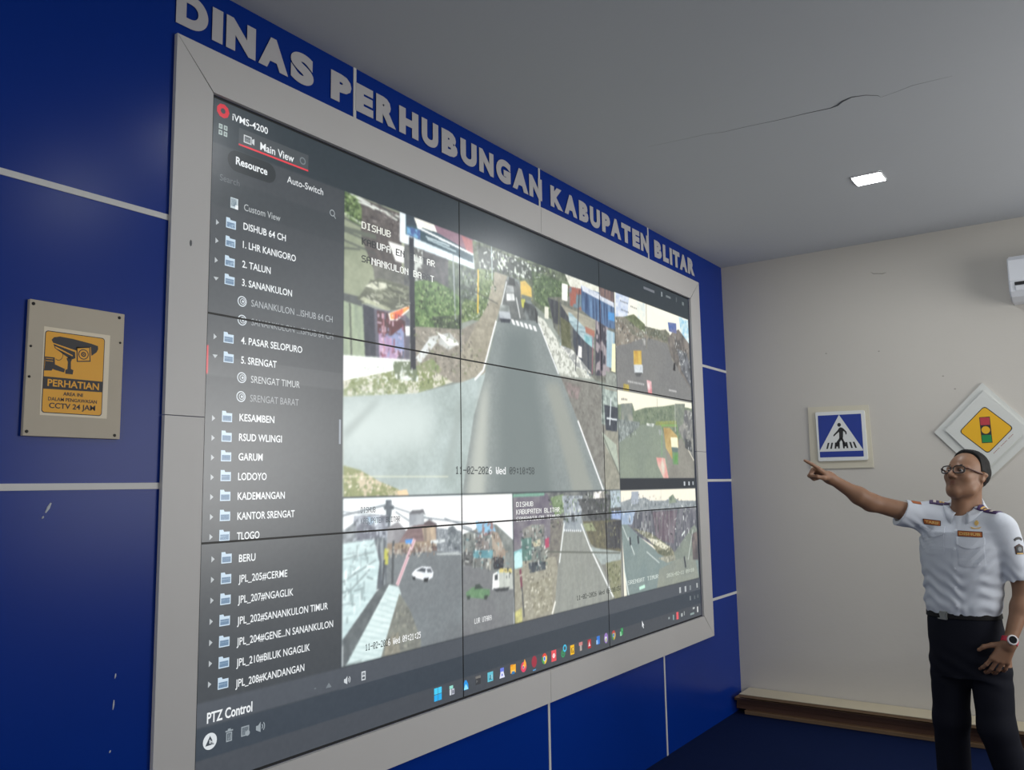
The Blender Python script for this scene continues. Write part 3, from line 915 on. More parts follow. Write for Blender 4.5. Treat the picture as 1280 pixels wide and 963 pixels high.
clutter([(578, 668), (594, 664), (618, 664), (634, 690), (640, 724), (594, 708), (579, 706)], 150, BW + [(150, 130, 112), (100, 150, 160)], (3, 12), 35, .7)
stroke((577, 660), (600, 668), 3, (90, 98, 106))
# --- bottom row, second camera
B2 = (1.574, .236, 2.586, .798)
clip_uv(*B2)
rect_uv(*B2, (134, 134, 124), (118, 118, 112))
F([(641, 616), (776, 611), (776, 655), (735, 652), (641, 664)], (84, 88, 92), (128, 132, 128), 'leaf')
F([(641, 618), (684, 617), (692, 640), (690, 680), (641, 690)], (98, 92, 108), (120, 116, 124), 'blk')
F([(641, 618), (680, 616), (680, 620), (641, 622)], (110, 160, 140))
F([(688, 622), (704, 618), (706, 640), (694, 646)], (100, 126, 82), (126, 146, 110), 'leaf')
F([(702, 620), (728, 620), (726, 648), (706, 648)], (110, 120, 130), (176, 184, 190), 'leaf')
F([(742, 616), (756, 613), (756, 628), (746, 634), (741, 626)], (236, 232, 224), (170, 166, 156), 'blk', .5)
F([(722, 624), (776, 622), (776, 650), (740, 652), (728, 640)], (66, 70, 72), (96, 98, 100), 'leaf')
F([(688, 650), (704, 648), (696, 712), (686, 716)], (134, 132, 120), (104, 100, 98), 'leaf')
F([(704, 654), (727, 648), (740, 676), (770, 752), (690, 772), (697, 712)], (140, 144, 136), (132, 136, 130), 'vert')
F([(704, 650), (726, 646), (731, 664), (704, 665)], (128, 138, 146), (150, 160, 164), 'leaf')
F([(641, 704), (694, 696), (697, 710), (692, 772), (641, 784)], (158, 156, 138), (138, 134, 118), 'leaf')
F([(662, 730), (690, 720), (690, 764), (668, 770)], (132, 128, 108), (160, 158, 138), 'leaf')
F([(728, 652), (776, 650), (776, 700), (750, 690), (738, 680)], (112, 108, 84), (90, 88, 76), 'leaf')
F([(756, 654), (776, 650), (776, 686), (758, 686)], (58, 60, 66), (80, 82, 84), 'vert')
F([(728, 655), (740, 654), (745, 664), (732, 664)], (150, 160, 120), (126, 132, 100), 'leaf')
F([(736, 684), (776, 690), (776, 704), (752, 706)], (158, 170, 166), (140, 150, 148), 'leaf')
F([(757, 704), (776, 700), (776, 752), (766, 752)], (120, 124, 92), (140, 140, 112), 'leaf')
F([(653, 662), (664, 656), (680, 656), (680, 674), (655, 676)], (150, 148, 140), (120, 120, 116), 'blk')
F([(651, 674), (664, 672), (664, 700), (653, 702)], (72, 106, 102), (92, 130, 122), 'blk')
F([(664, 672), (680, 670), (680, 704), (664, 706)], (128, 132, 124), (96, 104, 104), 'blk')
F([(660, 704), (682, 702), (682, 712), (662, 717)], (52, 58, 70), (80, 90, 96), 'blk')
F([(664, 678), (675, 674), (676, 682), (668, 684)], (190, 182, 150))
F([(681, 674), (686, 672), (686, 684), (681, 686)], (176, 66, 96))
F([(642, 690), (652, 686), (653, 709), (643, 712)], (176, 220, 220), (120, 180, 184), 'blk', .6)
stroke((650, 712), (652, 736), 8, (124, 66, 84))
stroke((652, 734), (655, 772), 6, (88, 90, 90))
F([(642, 766), (652, 760), (653, 780), (642, 782)], (206, 202, 120), (150, 146, 100), 'leaf')
for p, q, w in (((705, 654), (699, 704), 5), ((726, 655), (737, 684), 5), ((737, 684), (768, 750), 6), ((744, 700), (756, 724), 4)):
    stroke(p, q, w, (222, 228, 224))
for k in range(9):
    stroke((705.5 + 2.5 * k, 662 + .1 * k), (705.5 + 2.5 * k, 664.4 + .1 * k), 5, (226, 230, 230))
stroke((682, 690), (775, 691.5), 4, (96, 100, 92))
F([(714, 642), (718, 642), (718.5, 653), (714, 652)], (60, 66, 74), (206, 210, 210), 'blk')
stroke((694, 752), (690, 768), 6, (226, 226, 214))
clip_uv(2.475, .64, 2.59, .80)
F([(757.5, 613), (776, 612), (776, 634), (757.5, 636)], (170, 188, 196), (156, 172, 180), 'big')
F([(757, 640), (776, 639), (776, 650), (757, 648)], (120, 146, 196), (150, 170, 206), 'big')
F([(758, 654), (763, 652), (763, 662), (758, 663)], (150, 170, 60))

clip_uv(*B2)
clutter([(728, 616), (775, 612), (775, 650), (738, 650)], 130, BW + GR[:2], (4, 14), 40, .8)
clutter([(650, 660), (682, 656), (684, 708), (654, 712)], 120, BW + [(70, 110, 104), (150, 180, 172)], (4, 12), 41, .6)
clutter([(684, 622), (726, 620), (722, 650), (690, 660)], 90, BW + GR, (3, 10), 42, .6)
clutter([(644, 716), (692, 706), (690, 762), (658, 770)], 150, [(120, 118, 100), (186, 182, 162), (104, 100, 88), (210, 208, 190)], (3, 9), 43, .4)
clutter([(730, 656), (776, 652), (776, 690), (744, 680)], 80, [(70, 70, 60), (140, 140, 104), (96, 92, 76)], (4, 10), 44, .7)
clutter([(757, 706), (776, 702), (776, 750), (766, 750)], 50, [(100, 106, 76), (160, 164, 140), (60, 64, 60)], (3, 8), 45, .5)
# --- bottom row, third camera
B3 = (2.592, .236, 3.612, .798)
clip_uv(*B3)
rect_uv(*B3, (232, 222, 198), (226, 220, 204))
F([(776, 628), (788, 624), (790, 616), (798, 615), (798, 624), (806, 622), (812, 626), (832, 626), (840, 620), (848, 626), (872, 626), (872, 660), (776, 660)], (150, 158, 160), (112, 122, 128), 'leaf')
F([(789, 615), (798, 614.5), (798, 630), (789, 631)], (150, 160, 172))
F([(836, 622), (841, 618), (846, 628), (836, 630)], (110, 128, 110), (140, 150, 130), 'leaf')
F([(776, 642), (872, 634), (873, 662), (846, 692), (822, 686), (800, 672), (786, 660), (776, 658)], (82, 86, 96), (116, 116, 124), 'vert')
F([(815, 640), (846, 638), (842, 680), (820, 674)], (92, 78, 90), (120, 112, 120), 'vert')
F([(776, 640), (794, 638), (790, 656), (776, 656)], (126, 150, 180), (160, 176, 196), 'leaf')
F([(776, 656), (784, 656), (800, 672), (822, 690), (850, 698), (872, 680), (874, 728), (784, 752)], (112, 130, 130), (122, 138, 134), 'big')
F([(790, 660), (812, 676), (822, 692), (836, 699), (846, 696), (838, 684), (812, 666)], (84, 90, 74), (150, 146, 120), 'leaf')
F([(808, 672), (824, 676), (836, 684), (832, 688), (816, 680)], (206, 204, 178))
F([(822, 698), (842, 694), (846, 700), (834, 704)], (190, 188, 168), (120, 122, 108), 'leaf')
F([(842, 692), (864, 660), (868, 656), (872, 664), (866, 704), (846, 704)], (126, 136, 124), (112, 122, 114), 'big')
F([(846, 700), (868, 694), (874, 726), (820, 742), (824, 712)], (136, 142, 128), (122, 130, 122), 'big')
F([(864, 668), (872, 664), (873, 700), (866, 700)], (120, 108, 104), (84, 80, 84), 'blk')
for p, q, w in (((778, 658), (785, 676), 3), ((785, 672), (793, 694), 4), ((776, 690), (786, 746), 6), ((808, 690), (824, 704), 3), ((866, 662), (860, 700), 3), ((852, 670), (856, 664), 7)):
    stroke(p, q, w, (206, 216, 210), .9)
stroke((799, 736), (806, 733), 9, (180, 232, 206))
clutter([(778, 642), (872, 634), (872, 660), (844, 690), (818, 682), (790, 660)], 190, BW + [(100, 96, 110), (70, 90, 84)], (5, 20), 50, .9)
clutter([(778, 624), (800, 618), (870, 626), (870, 634), (778, 636)], 70, BW + [(150, 160, 166)], (3, 10), 51, .6)
clutter([(792, 662), (818, 682), (836, 696), (844, 696), (818, 668)], 60, [(70, 76, 62), (200, 196, 172), (140, 136, 112)], (3, 8), 52, .4)
for p, q in (((787, 672), (788, 682)), ((797, 670), (798, 680)), ((855, 696), (857, 710))):
    stroke(p, q, 9, (52, 58, 66))
for x in (805, 826, 836, 842):
    stroke((x, 612 if x == 826 else 640), (x + .5, 676), 2, (160, 166, 160), .6)
clip_uv(0, 0, SWD, SHT)

# the street pictures are soft, as compressed camera feeds are
bx = [int(.553 / SWD * CW), int((1 - 1.897 / SHT) * CH), int(3.612 / SWD * CW), int((1 - .236 / SHT) * CH)]
sub = canvas[bx[1]:bx[3], bx[0]:bx[2]]
sub[:] = sub.mean(2, keepdims=True) * .2 + sub * .8
sub[:] = np.clip((boxblur(boxblur(sub, 3), 3) - 128) * 1.14 + 146, 0, 255)

# --- program furniture drawn as crisp shapes over the picture (u, v metres)
OV_V, OV_T, OV_C = [], [], []
_nv = [0]


def ov(v, t, col):
    OV_V.append(np.asarray(v, np.float32))
    OV_T.append(np.asarray(t, np.int64) + _nv[0])
    OV_C.append(np.broadcast_to(np.asarray(col, np.float32), (len(v), 3)))
    _nv[0] += len(v)


def o_rect(u, v, w, h, col):
    ov([(u - w / 2, v - h / 2), (u + w / 2, v - h / 2), (u + w / 2, v + h / 2), (u - w / 2, v + h / 2)], [(0, 1, 2), (0, 2, 3)], col)


def o_poly(pts, col):
    ov(pts, [(0, i, i + 1) for i in range(1, len(pts) - 1)], col)


def o_disc(u, v, r, col, n=20, a0=0, a1=360, r0=0.0, ky=1.0):
    a = np.radians(np.linspace(a0, a1, n + 1))
    o1 = np.stack([u + r * np.cos(a), v + r * ky * np.sin(a)], 1)
    o0 = np.stack([u + r0 * np.cos(a), v + r0 * ky * np.sin(a)], 1)
    t = []
    for i in range(n):
        t += [(i, i + 1, n + 1 + i), (i + 1, n + 2 + i, n + 1 + i)]
    ov(np.concatenate([o1, o0]), t, col)


def o_text(s, xl, xr, yc, cap, col, bold=0.0, cols=None):
    """lettering whose left end is at photo column xl (cap centre at row yc) and right end at column xr"""
    u0, vc = scr(xl, yc)
    u1 = scr_u(xr, vc)
    v, t = text_tris(s, bold)
    lo, hi = v[:, 0].min(), v[:, 0].max()
    h = cap_height()
    V = np.stack([u0 + (v[:, 0] - lo) * (u1 - u0) / (hi - lo), vc + (v[:, 1] - h / 2) * cap / h], 1)
    if cols:                     # colour changes along the line (camera overlays invert over bright ground)
        tc = (v[t][:, :, 0].mean(1) - lo) / (hi - lo)
        e = [c[0] for c in cols]
        for i, (st, c) in enumerate(cols):
            en = e[i + 1] if i + 1 < len(e) else 2
            sel = (tc >= st) & (tc < en)
            ov(V, t[sel], c)
    else:
        ov(V, t, col)


PIX = {'A': '01110100011000111111100011000110001', 'B': '11110100011000111110100011000111110', 'D': '11110100011000110001100011000111110', 'E': '11111100001000011110100001000011111', 'H': '10001100011000111111100011000110001', 'I': '01110001000010000100001000010001110', 'K': '10001100101010011000101001001010001', 'L': '10000100001000010000100001000011111', 'M': '10001110111010110101100011000110001', 'N': '10001110011010110011100011000110001', 'O': '01110100011000110001100011000101110', 'P': '11110100011000111110100001000010000', 'R': '11110100011000111110101001001010001', 'S': '01111100001000001110000010000111110', 'T': '11111001000010000100001000010000100', 'U': '10001100011000110001100011000101110', 'G': '01110100011000010111100011000101110', 'W': '10001100011000110101101011010101010', 'e': '00000000000111010001111111000001110', 'd': '00001000010110110011100011000101111', '0': '01110100011001110101110011000101110', '1': '00100011000010000100001000010001110', '2': '01110100010000100010001000100011111', '3': '11111000100010000010000011000101110', '5': '11111100001111000001000011000101110', '6': '00110010001000011110100011000101110', '8': '01110100011000101110100011000101110', '9': '01110100011000101111000010001001100', '-': '00000000000000011111000000000000000', ':': '00000001100011000000001100011000000', ' ': '00000000000000000000000000000000000'}


def o_pix(s, xl, xr, yc, cap, cols):
    """camera overlay in a dot matrix face; cols = [(start fraction, colour), ...]"""
    u0, vc = scr(xl, yc)
    u1 = scr_u(xr, vc)
    n = len(s) * 6 - 1
    pw, ph = (u1 - u0) / n, cap / 7
    for i, ch in enumerate(s):
        g = PIX[ch]
        c = [cc for st, cc in cols if st <= i / len(s)][-1]
        if c is None: continue
        for rr in range(7):
            k = 0
            row = g[rr * 5:rr * 5 + 5]
            while k < 5:
                if row[k] == '1':
                    e = k
                    while e < 5 and row[e] == '1': e += 1
                    o_poly([(u0 + (i * 6 + k - .15) * pw, vc + cap / 2 - (rr + 1) * ph), (u0 + (i * 6 + e + .15) * pw, vc + cap / 2 - (rr + 1) * ph),
                            (u0 + (i * 6 + e + .15) * pw, vc + cap / 2 - rr * ph), (u0 + (i * 6 + k - .15) * pw, vc + cap / 2 - rr * ph)], c)
                    k = e
                else: k += 1


WHT, GRY, DRK = (236, 240, 242), (150, 156, 160), (38, 42, 46)
CAP = .0215
for s, xl, xr, yc in (('DISHUB 64 CH', 304, 357, 282.6), ('1. LHR KANIGORO', 303.3, 369.5, 305.6), ('2. TALUN', 302.5, 338, 330), ('3. SANANKULON', 302.2, 364.7, 353),
                      ('4. PASAR SELOPURO', 301, 377.5, 425.5), ('5. SRENGAT', 301, 345.5, 450), ('KESAMBEN', 299, 342.6, 522), ('RSUD WLINGI', 298.4, 352, 546.7),
                      ('GARUM', 297.8, 328, 571.2), ('LODOYO', 297.3, 333, 595.9), ('KADEMANGAN', 296.7, 355.7, 620.6), ('KANTOR SRENGAT', 296.4, 368, 645.6),
                      ('TLOGO', 295.8, 324, 670.6), ('BERU', 298.3, 319, 698.4), ('JPL_205#CERME', 297.7, 358.8, 724), ('JPL_207#NGAGLIK', 297, 366.3, 750),
                      ('JPL_202#SANANKULON TIMUR', 296, 409.5, 776.5), ('JPL_204#GENE...N SANANKULON', 295.5, 416, 802.8), ('JPL_210#BILUK NGAGLIK', 295, 387, 829),
                      ('JPL_208#KANDANGAN', 294, 380, 855)):
    o_text(s, xl, xr, yc, CAP, WHT, .010 if '#' in s else .015)
    # disclosure arrow and folder
    u, v = scr(xl - 15.5, yc - (2.5 if yc < 500 else 0.5))
    o_poly([(u - .018, v - .015), (u + .018, v - .015), (u + .018, v + .012), (u - .018, v + .012)], (196, 216, 232))
    o_poly([(u - .018, v + .012), (u - .002, v + .012), (u - .005, v + .018), (u - .018, v + .018)], (196, 216, 232))
    o_poly([(u - .015, v - .012), (u + .015, v - .012), (u + .015, v + .004), (u - .015, v + .004)], (104, 132, 160))
    o_rect(u, v - .002, .030, .002, (170, 192, 210))
    u2, v2 = scr(xl - 32.5, yc - (4.5 if yc < 500 else -1))
    if s[0] in '35':
        o_poly([(u2 - .009, v2 + .005), (u2, v2 - .006), (u2 + .009, v2 + .005)], (180, 186, 190))
    else:
        o_poly([(u2 - .005, v2 - .009), (u2 + .006, v2), (u2 - .005, v2 + .009)], (180, 186, 190))
for s, xl, xr, yc, c in (('SANANKULON ...ISHUB 64 CH', 313.8, 415.3, 379, (176, 182, 186)), ('SANANKULON ...ISHUB 64 CH', 313.8, 416, 402.5, (150, 156, 160)),
                         ('SRENGAT TIMUR', 313.3, 374.3, 474.3, (206, 210, 212)), ('SRENGAT BARAT', 312.4, 373, 498, (160, 164, 168))):
    o_text(s, xl, xr, yc, CAP, c)
    u, v = scr(xl - 11.5, yc - 2)
    o_disc(u, v, .017, (206, 214, 220), r0=.0135)
    o_disc(u + .002, v, .010, (206, 214, 220), r0=.0075)
    o_disc(u + .003, v, .004, (206, 214, 220))
o_text('Custom View', 304.7, 350, 259, CAP, (186, 192, 194))
u, v = scr(292.5, 254.5)
o_rect(u, v, .028, .034, (196, 208, 212)); o_rect(u - .002, v + .002, .02, .024, (116, 134, 146)); o_rect(u + .009, v - .011, .011, .013, (240, 244, 246))
o_text('iVMS-4200', 290.2, 334.5, 146, .022, WHT, .010)
u, v = scr(278.5, 139)
o_disc(u, v, .023, (200, 26, 46), 9, r0=.009)
u, v = scr(278.5, 163)
for du in (-.009, .009):
    for dv in (-.01, .01):
        o_rect(u + du, v + dv, .013, .015, (176, 190, 186)); o_rect(u + du, v + dv, .007, .008, (80, 90, 94))
# tab
(u0, va), (u1, vb) = scr(297, 170), scr(385, 214)
ut0, ut1 = scr(298, 180)[0], scr(385, 205)[0]
vb = scr(298, 181.5)[1]
o_poly([(ut0, vb), (ut1, vb), (ut1, vb + .058), (ut0, vb + .058)], (70, 76, 80))
o_poly([(ut0, vb), (ut1, vb), (ut1, vb + .006), (ut0, vb + .006)], (226, 60, 72))
o_text('Main View', 325, 367, 182.5, .025, WHT, .012)
u, v = scr(310.5, 175.5)
o_rect(u - .004, v, .030, .026, (206, 212, 214)); o_rect(u - .004, v, .023, .019, (90, 96, 100))
for k in range(3): o_rect(u - .004, v + .006 - .006 * k, .020, .0018, (170, 178, 180))
o_poly([(u + .013, v - .006), (u + .022, v - .011), (u + .022, v + .011), (u + .013, v + .006)], (206, 212, 214))
u, v = scr(378, 201.5)
o_disc(u, v, .013, (120, 128, 132), r0=.009)
# pill
u0, v0 = scr(285.5, 200)
u1 = scr_u(343, v0 - .016)
vm = scr(294.5, 200)[1] - .004
for uu in (u0 + .03, u1 - .03): o_disc(uu, vm, .034, (38, 44, 48), 24)
o_rect((u0 + u1) / 2, vm, u1 - u0 - .06, .068, (38, 44, 48))
o_text('Resource', 294.5, 333.8, 200.5, .024, WHT, .024)
o_text('Auto-Switch', 358.5, 403.6, 224, .023, (222, 226, 228), .006)
o_text('Search', 274.5, 299, 221.3, .020, (112, 118, 122))
u, v = scr(415, 266.5)
o_disc(u, v, .012, (160, 168, 172), r0=.009); o_poly([(u + .007, v - .009), (u + .009, v - .007), (u + .017, v - .016), (u + .015, v - .018)], (160, 168, 172))
u, v = scr(424.5, 540)
o_rect(u, v, .009, .085, (150, 158, 168))
o_text('PTZ Control', 258.3, 315, 898.5, .028, WHT, .022)
u, v = scr(262, 927)
o_disc(u, v, .023, (214, 220, 224)); o_poly([(u - .015, v - .011), (u + .015, v - .011), (u, v + .015)], (60, 68, 76)); o_rect(u, v - .001, .003, .011, (214, 220, 224))
IC = (150, 160, 166)
u, v = scr(286, 920)
o_rect(u, v - .003, .020, .026, IC); o_rect(u, v - .003, .014, .020, (70, 80, 90)); o_rect(u, v + .014, .026, .004, IC); o_rect(u, v + .018, .010, .004, IC)
o_rect(u - .003, v - .003, .002, .016, IC); o_rect(u + .003, v - .003, .002, .016, IC)
u, v = scr(306, 914)
o_rect(u, v, .028, .028, IC); o_rect(u, v, .022, .022, (70, 80, 90)); o_poly([(u - .010, v - .009), (u + .008, v - .009), (u, v + .003)], IC); o_disc(u + .009, v - .008, .008, IC)
u, v = scr(325, 909)


def speaker_icon(u, v, c, k=1.0):
    o_poly([(u - .016 * k, v - .006 * k), (u - .008 * k, v - .006 * k), (u + .001 * k, v - .015 * k), (u + .001 * k, v + .015 * k), (u - .008 * k, v + .006 * k), (u - .016 * k, v + .006 * k)], c)
    for r in (.010, .017): o_disc(u, v, r * k, c, 8, -45, 45, (r - .003) * k)


speaker_icon(u, v, IC)
u, v = scr(433.5, 850.5)
speaker_icon(u, v, (206, 212, 216), .9)
u, v = scr(454, 845)
o_rect(u, v, .020, .030, (206, 212, 216)); o_rect(u, v + .006, .013, .009, (80, 86, 94)); o_rect(u, v - .007, .013, .008, (80, 86, 94))
u, v = scr(410.5, 857)
o_poly([(u - .012, v - .006), (u - .009, v - .008), (u, v + .003), (u + .009, v - .008), (u + .012, v - .006), (u, v + .008)], (120, 128, 134))
u, v = scr(393.5, 861)
o_rect(u, v, .008, .004, (110, 118, 124))

# camera overlays
LT, D2 = (240, 242, 238), (70, 74, 80)
o_pix('DISHUB', 451.7, 487.8, 281, .0265, [(0, (238, 240, 230))])
o_pix('KABUPATEN BLITAR', 452, 543, 301.5, .0265, [(0, DRK), (.18, LT), (.43, DRK), (.6, D2), (.68, LT), (.80, D2), (.86, LT)])
o_pix('SANANKULON BARAT', 451.7, 542, 323, .0265, [(0, DRK), (.12, LT), (.81, D2), (.93, LT)])
o_pix('11-02-2026 Wed 09:10:58', 569, 667.5, 588, .032, [(0, (62, 70, 72)), (.39, (246, 248, 248)), (.64, (62, 70, 72))])
o_pix('DISHUB', 450.6, 469, 638, .020, [(0, (84, 92, 98))])
o_pix('KABUPATEN BLITAR', 450.6, 499.6, 651.8, .020, [(0, (96, 108, 118)), (.6, (60, 68, 76))])
o_pix('11-02-2026 Wed 09:21:25', 456.3, 525.4, 809.8, .023, [(0, (52, 62, 64)), (.39, (246, 248, 248))])
o_pix('LUR UTARA', 592.7, 614, 777, .021, [(0, (230, 232, 232))])
o_pix('DISHUB', 645, 666, 631, .022, [(0, LT)])
o_pix('KABUPATEN BLITAR', 645, 699, 640.5, .022, [(0, LT)])
o_pix('SANANKULON TIMUR', 645, 699, 649.5, .020, [(0, (220, 222, 222))])
o_pix('11-02-2026 Wed 09:10:58', 720.5, 775.7, 748, .023, [(0, (62, 66, 64))])
o_pix('SRENGAT TIMUR', 784.6, 822.5, 729, .022, [(0, (206, 216, 210))])
o_pix('2026-02-11 09:10', 833, 867, 720, .022, [(0, (196, 204, 192))])

# task bar
def ic(px, py): return scr(px, py)


u, v = ic(547, 868)
for du in (-.0115, .0115):
    for dv in (-.0125, .0125):
        o_rect(u + du, v + dv, .021, .023, (70, 206, 246) if dv > 0 else (40, 176, 240))
u, v = ic(564.5, 862.5)
o_rect(u - .004, v + .010, .022, .012, (150, 222, 206)); o_rect(u - .009, v - .008, .010, .022, (214, 218, 226)); o_rect(u + .007, v - .008, .016, .022, (186, 190, 204)); o_rect(u + .007, v - .009, .009, .012, (96, 100, 112))
u, v = ic(581.8, 857.2)
o_poly([(u - .018, v - .017), (u + .018, v - .017), (u + .015, v + .004), (u + .004, v + .020), (u - .006, v + .020), (u - .016, v + .002)], (40, 150, 232))
o_poly([(u - .014, v - .016), (u + .016, v - .016), (u + .008, v - .002), (u, v + .006), (u - .007, v - .002)], (150, 232, 250))
u, v = ic(597.2, 850.6)
o_rect(u, v, .034, .034, (58, 60, 64)); o_rect(u, v + .012, .034, .010, (132, 130, 126)); o_poly([(u - .012, v + .004), (u - .002, v - .003), (u - .012, v - .010)], (150, 152, 152))
u, v = ic(612.5, 846.2)
o_rect(u, v, .038, .038, (100, 196, 216)); o_rect(u + .002, v - .003, .022, .020, (56, 130, 150)); o_rect(u - .004, v + .001, .006, .012, (222, 240, 244)); o_rect(u + .010, v - .002, .006, .018, (190, 230, 238))
u, v = ic(627.2, 841)
o_rect(u, v + .010, .026, .018, (110, 128, 226)); o_poly([(u - .019, v - .022), (u + .019, v - .022), (u + .010, v + .004), (u - .010, v + .004)], (226, 230, 250)); o_poly([(u - .007, v - .013), (u + .007, v - .013), (u, v - .002)], (96, 110, 210))
u, v = ic(641, 837)
o_rect(u, v + .002, .040, .034, (246, 178, 48)); o_rect(u - .010, v + .017, .018, .008, (230, 150, 40)); o_rect(u, v - .014, .022, .012, (40, 120, 180)); o_rect(u, v - .006, .030, .006, (252, 206, 96))
u, v = ic(654.2, 833.2)
o_disc(u, v - .003, .022, (232, 66, 104)); o_poly([(u - .004, v + .004), (u + .016, v - .012), (u + .020, v + .010), (u + .008, v + .030)], (250, 170, 60)); o_disc(u - .002, v - .003, .009, (246, 214, 120)); o_disc(u - .003, v - .004, .006, (150, 60, 170))
u, v = ic(667.4, 828)
o_disc(u, v + .002, .021, (160, 50, 68), ky=1.2); o_rect(u, v - .034, .024, .005, (90, 160, 214))


def chrome_icon(u, v, r, dim=1.0):
    f = lambda c: tuple(x * dim + 70 * (1 - dim) for x in c)
    o_disc(u, v, r, f((226, 74, 60)), 10, 30, 150, ky=1.15); o_disc(u, v, r, f((72, 166, 92)), 10, 150, 270, ky=1.15); o_disc(u, v, r, f((246, 202, 70)), 10, 270, 390, ky=1.15)
    o_disc(u, v, r * .48, f((240, 240, 240)), ky=1.15); o_disc(u, v, r * .36, f((70, 128, 220)), ky=1.15)


u, v = ic(680.2, 823.7); chrome_icon(u, v, .021)
u, v = ic(691.9, 820)
o_rect(u, v, .042, .050, (232, 82, 92)); o_disc(u, v, .011, (250, 222, 222)); o_rect(u, v, .030, .003, (250, 190, 190))
u, v = ic(704.3, 814.3)
o_disc(u - .006, v - .010, .018, (52, 150, 96), r0=.010); o_disc(u + .010, v + .012, .017, (70, 190, 226), r0=.009); o_disc(u - .006, v - .010, .006, (52, 150, 96))
u, v = ic(715, 812.6)
o_rect(u, v, .036, .044, (246, 190, 30)); o_rect(u - .008, v - .002, .006, .024, (90, 70, 20)); o_rect(u + .007, v - .002, .016, .028, (150, 110, 20)); o_rect(u + .007, v + .002, .010, .012, (250, 214, 90))
u, v = ic(725.6, 808.3)
o_rect(u, v + .012, .034, .016, (206, 130, 130)); o_rect(u, v - .008, .022, .026, (150, 140, 134)); o_rect(u, v - .006, .006, .026, (206, 196, 190))
u, v = ic(736.4, 805.2)
o_rect(u, v, .032, .042, (190, 42, 52)); o_poly([(u - .010, v - .012), (u, v - .002), (u + .010, v - .010), (u + .002, v + .002), (u, v + .016), (u - .002, v + .002)], (240, 226, 226))
u, v = ic(747, 801.2)
o_rect(u + .004, v + .002, .030, .040, (52, 122, 214)); o_rect(u - .008, v - .006, .018, .020, (150, 196, 244))
u, v = ic(757.2, 798)
o_disc(u, v, .020, (150, 120, 190), ky=1.3); o_disc(u - .002, v - .002, .011, (226, 226, 236)); o_disc(u, v - .01, .010, (180, 190, 150))
u, v = ic(766.7, 794.3); chrome_icon(u, v, .021, .75)
u, v = ic(776.4, 790.8)
o_rect(u + .005, v + .004, .026, .036, (46, 140, 80)); o_rect(u - .006, v - .006, .020, .022, (150, 214, 170)); o_rect(u + .010, v + .012, .010, .012, (90, 180, 120))
u, v = ic(803.3, 781)
o_poly([(u - .010, v + .022), (u - .010, v - .014), (u + .002, v - .004), (u + .014, v - .008)], (238, 242, 244)); o_poly([(u - .002, v - .008), (u + .004, v - .022), (u + .009, v - .020), (u + .004, v - .006)], (238, 242, 244))
# system tray, tool icons (blurred small marks in the photograph)
for px, py, w, h, c in ((836, 773, .020, .012, (150, 160, 162)), (841.5, 772, .016, .030, (130, 160, 160)), (846.5, 770, .030, .042, (232, 92, 100)), (852, 769, .024, .020, (170, 176, 176)),
                        (855, 767, .008, .024, (170, 176, 176)), (865, 767.5, .060, .012, (140, 158, 156)), (866.8, 760.5, .030, .012, (176, 182, 182)), (871.7, 762, .018, .034, (206, 210, 208)),
                        (849.8, 738, .024, .034, (180, 186, 188)), (856.5, 736.5, .024, .034, (180, 186, 188)), (862.5, 735, .022, .028, (130, 138, 142)), (871, 732, .020, .028, (176, 182, 182)),
                        (862.5, 748, .018, .026, (120, 128, 132)), (868, 747, .016, .022, (100, 108, 112)), (872, 745.5, .014, .020, (100, 108, 112)),
                        (855.3, 604.8, .022, .026, (190, 196, 200)), (861, 604.6, .020, .024, (190, 196, 200)), (866, 604.3, .020, .022, (170, 176, 180)),
                        (811, 362.5, .150, .016, (112, 116, 124)), (826.8, 368, .020, .030, (130, 138, 142)), (835, 371.5, .070, .014, (110, 118, 122)), (845, 375, .012, .030, (90, 98, 102)), (853.3, 380, .028, .022, (110, 120, 122))):
    u, v = scr(px, py)
    o_rect(u, v, w, h, c)
for w in (.0075, .0065):
    pass

# ------------------------------------------------------------------ the video wall: nine panels
M_screen = bpy.data.materials.new('screen_picture')
M_screen.use_nodes = True
_nt = M_screen.node_tree
_b = _nt.nodes['Principled BSDF']
_a = _nt.nodes.new('ShaderNodeAttribute')
_a.attribute_name = 'Col'
_b.inputs['Base Color'].default_value = (0.012, 0.013, 0.014, 1)
_b.inputs['Roughness'].default_value = 0.31
_b.inputs['Specular IOR Level'].default_value = 1.0
_nt.links.new(_a.outputs['Color'], _b.inputs['Emission Color'])
_b.inputs['Emission Strength'].default_value = 1.0
M_screen.cycles.emission_sampling = 'NONE'
M_bezel = mat('bezel', (16, 17, 19), rough=.45)

video_wall = empty('video_wall', (0, SWD / 2, 0), 'huge nine panel video wall showing street cameras and a dark menu', 'screen')
PW, PH = SWD / 3, SHT / 3
NX, NY = 320, 180
cl = lin(canvas)          # linear light
cs = (cl[0::2, 0::2] + cl[1::2, 0::2] + cl[0::2, 1::2] + cl[1::2, 1::2]) / 4      # 540 x 960
ovv, ovt, ovc = np.concatenate(OV_V), np.concatenate(OV_T), np.concatenate(OV_C)
ovc = lin(ovc)


def clip_tri(poly, ax, val, keep_less):
    out = []
    n = len(poly)
    for i in range(n):
        p, q = poly[i], poly[(i + 1) % n]
        ip = (p[ax] <= val) if keep_less else (p[ax] >= val)
        iq = (q[ax] <= val) if keep_less else (q[ax] >= val)
        if ip: out.append(p)
        if ip != iq:
            k = (val - p[ax]) / (q[ax] - p[ax])
            out.append(tuple(p[m] + (q[m] - p[m]) * k for m in range(5)))
    return out


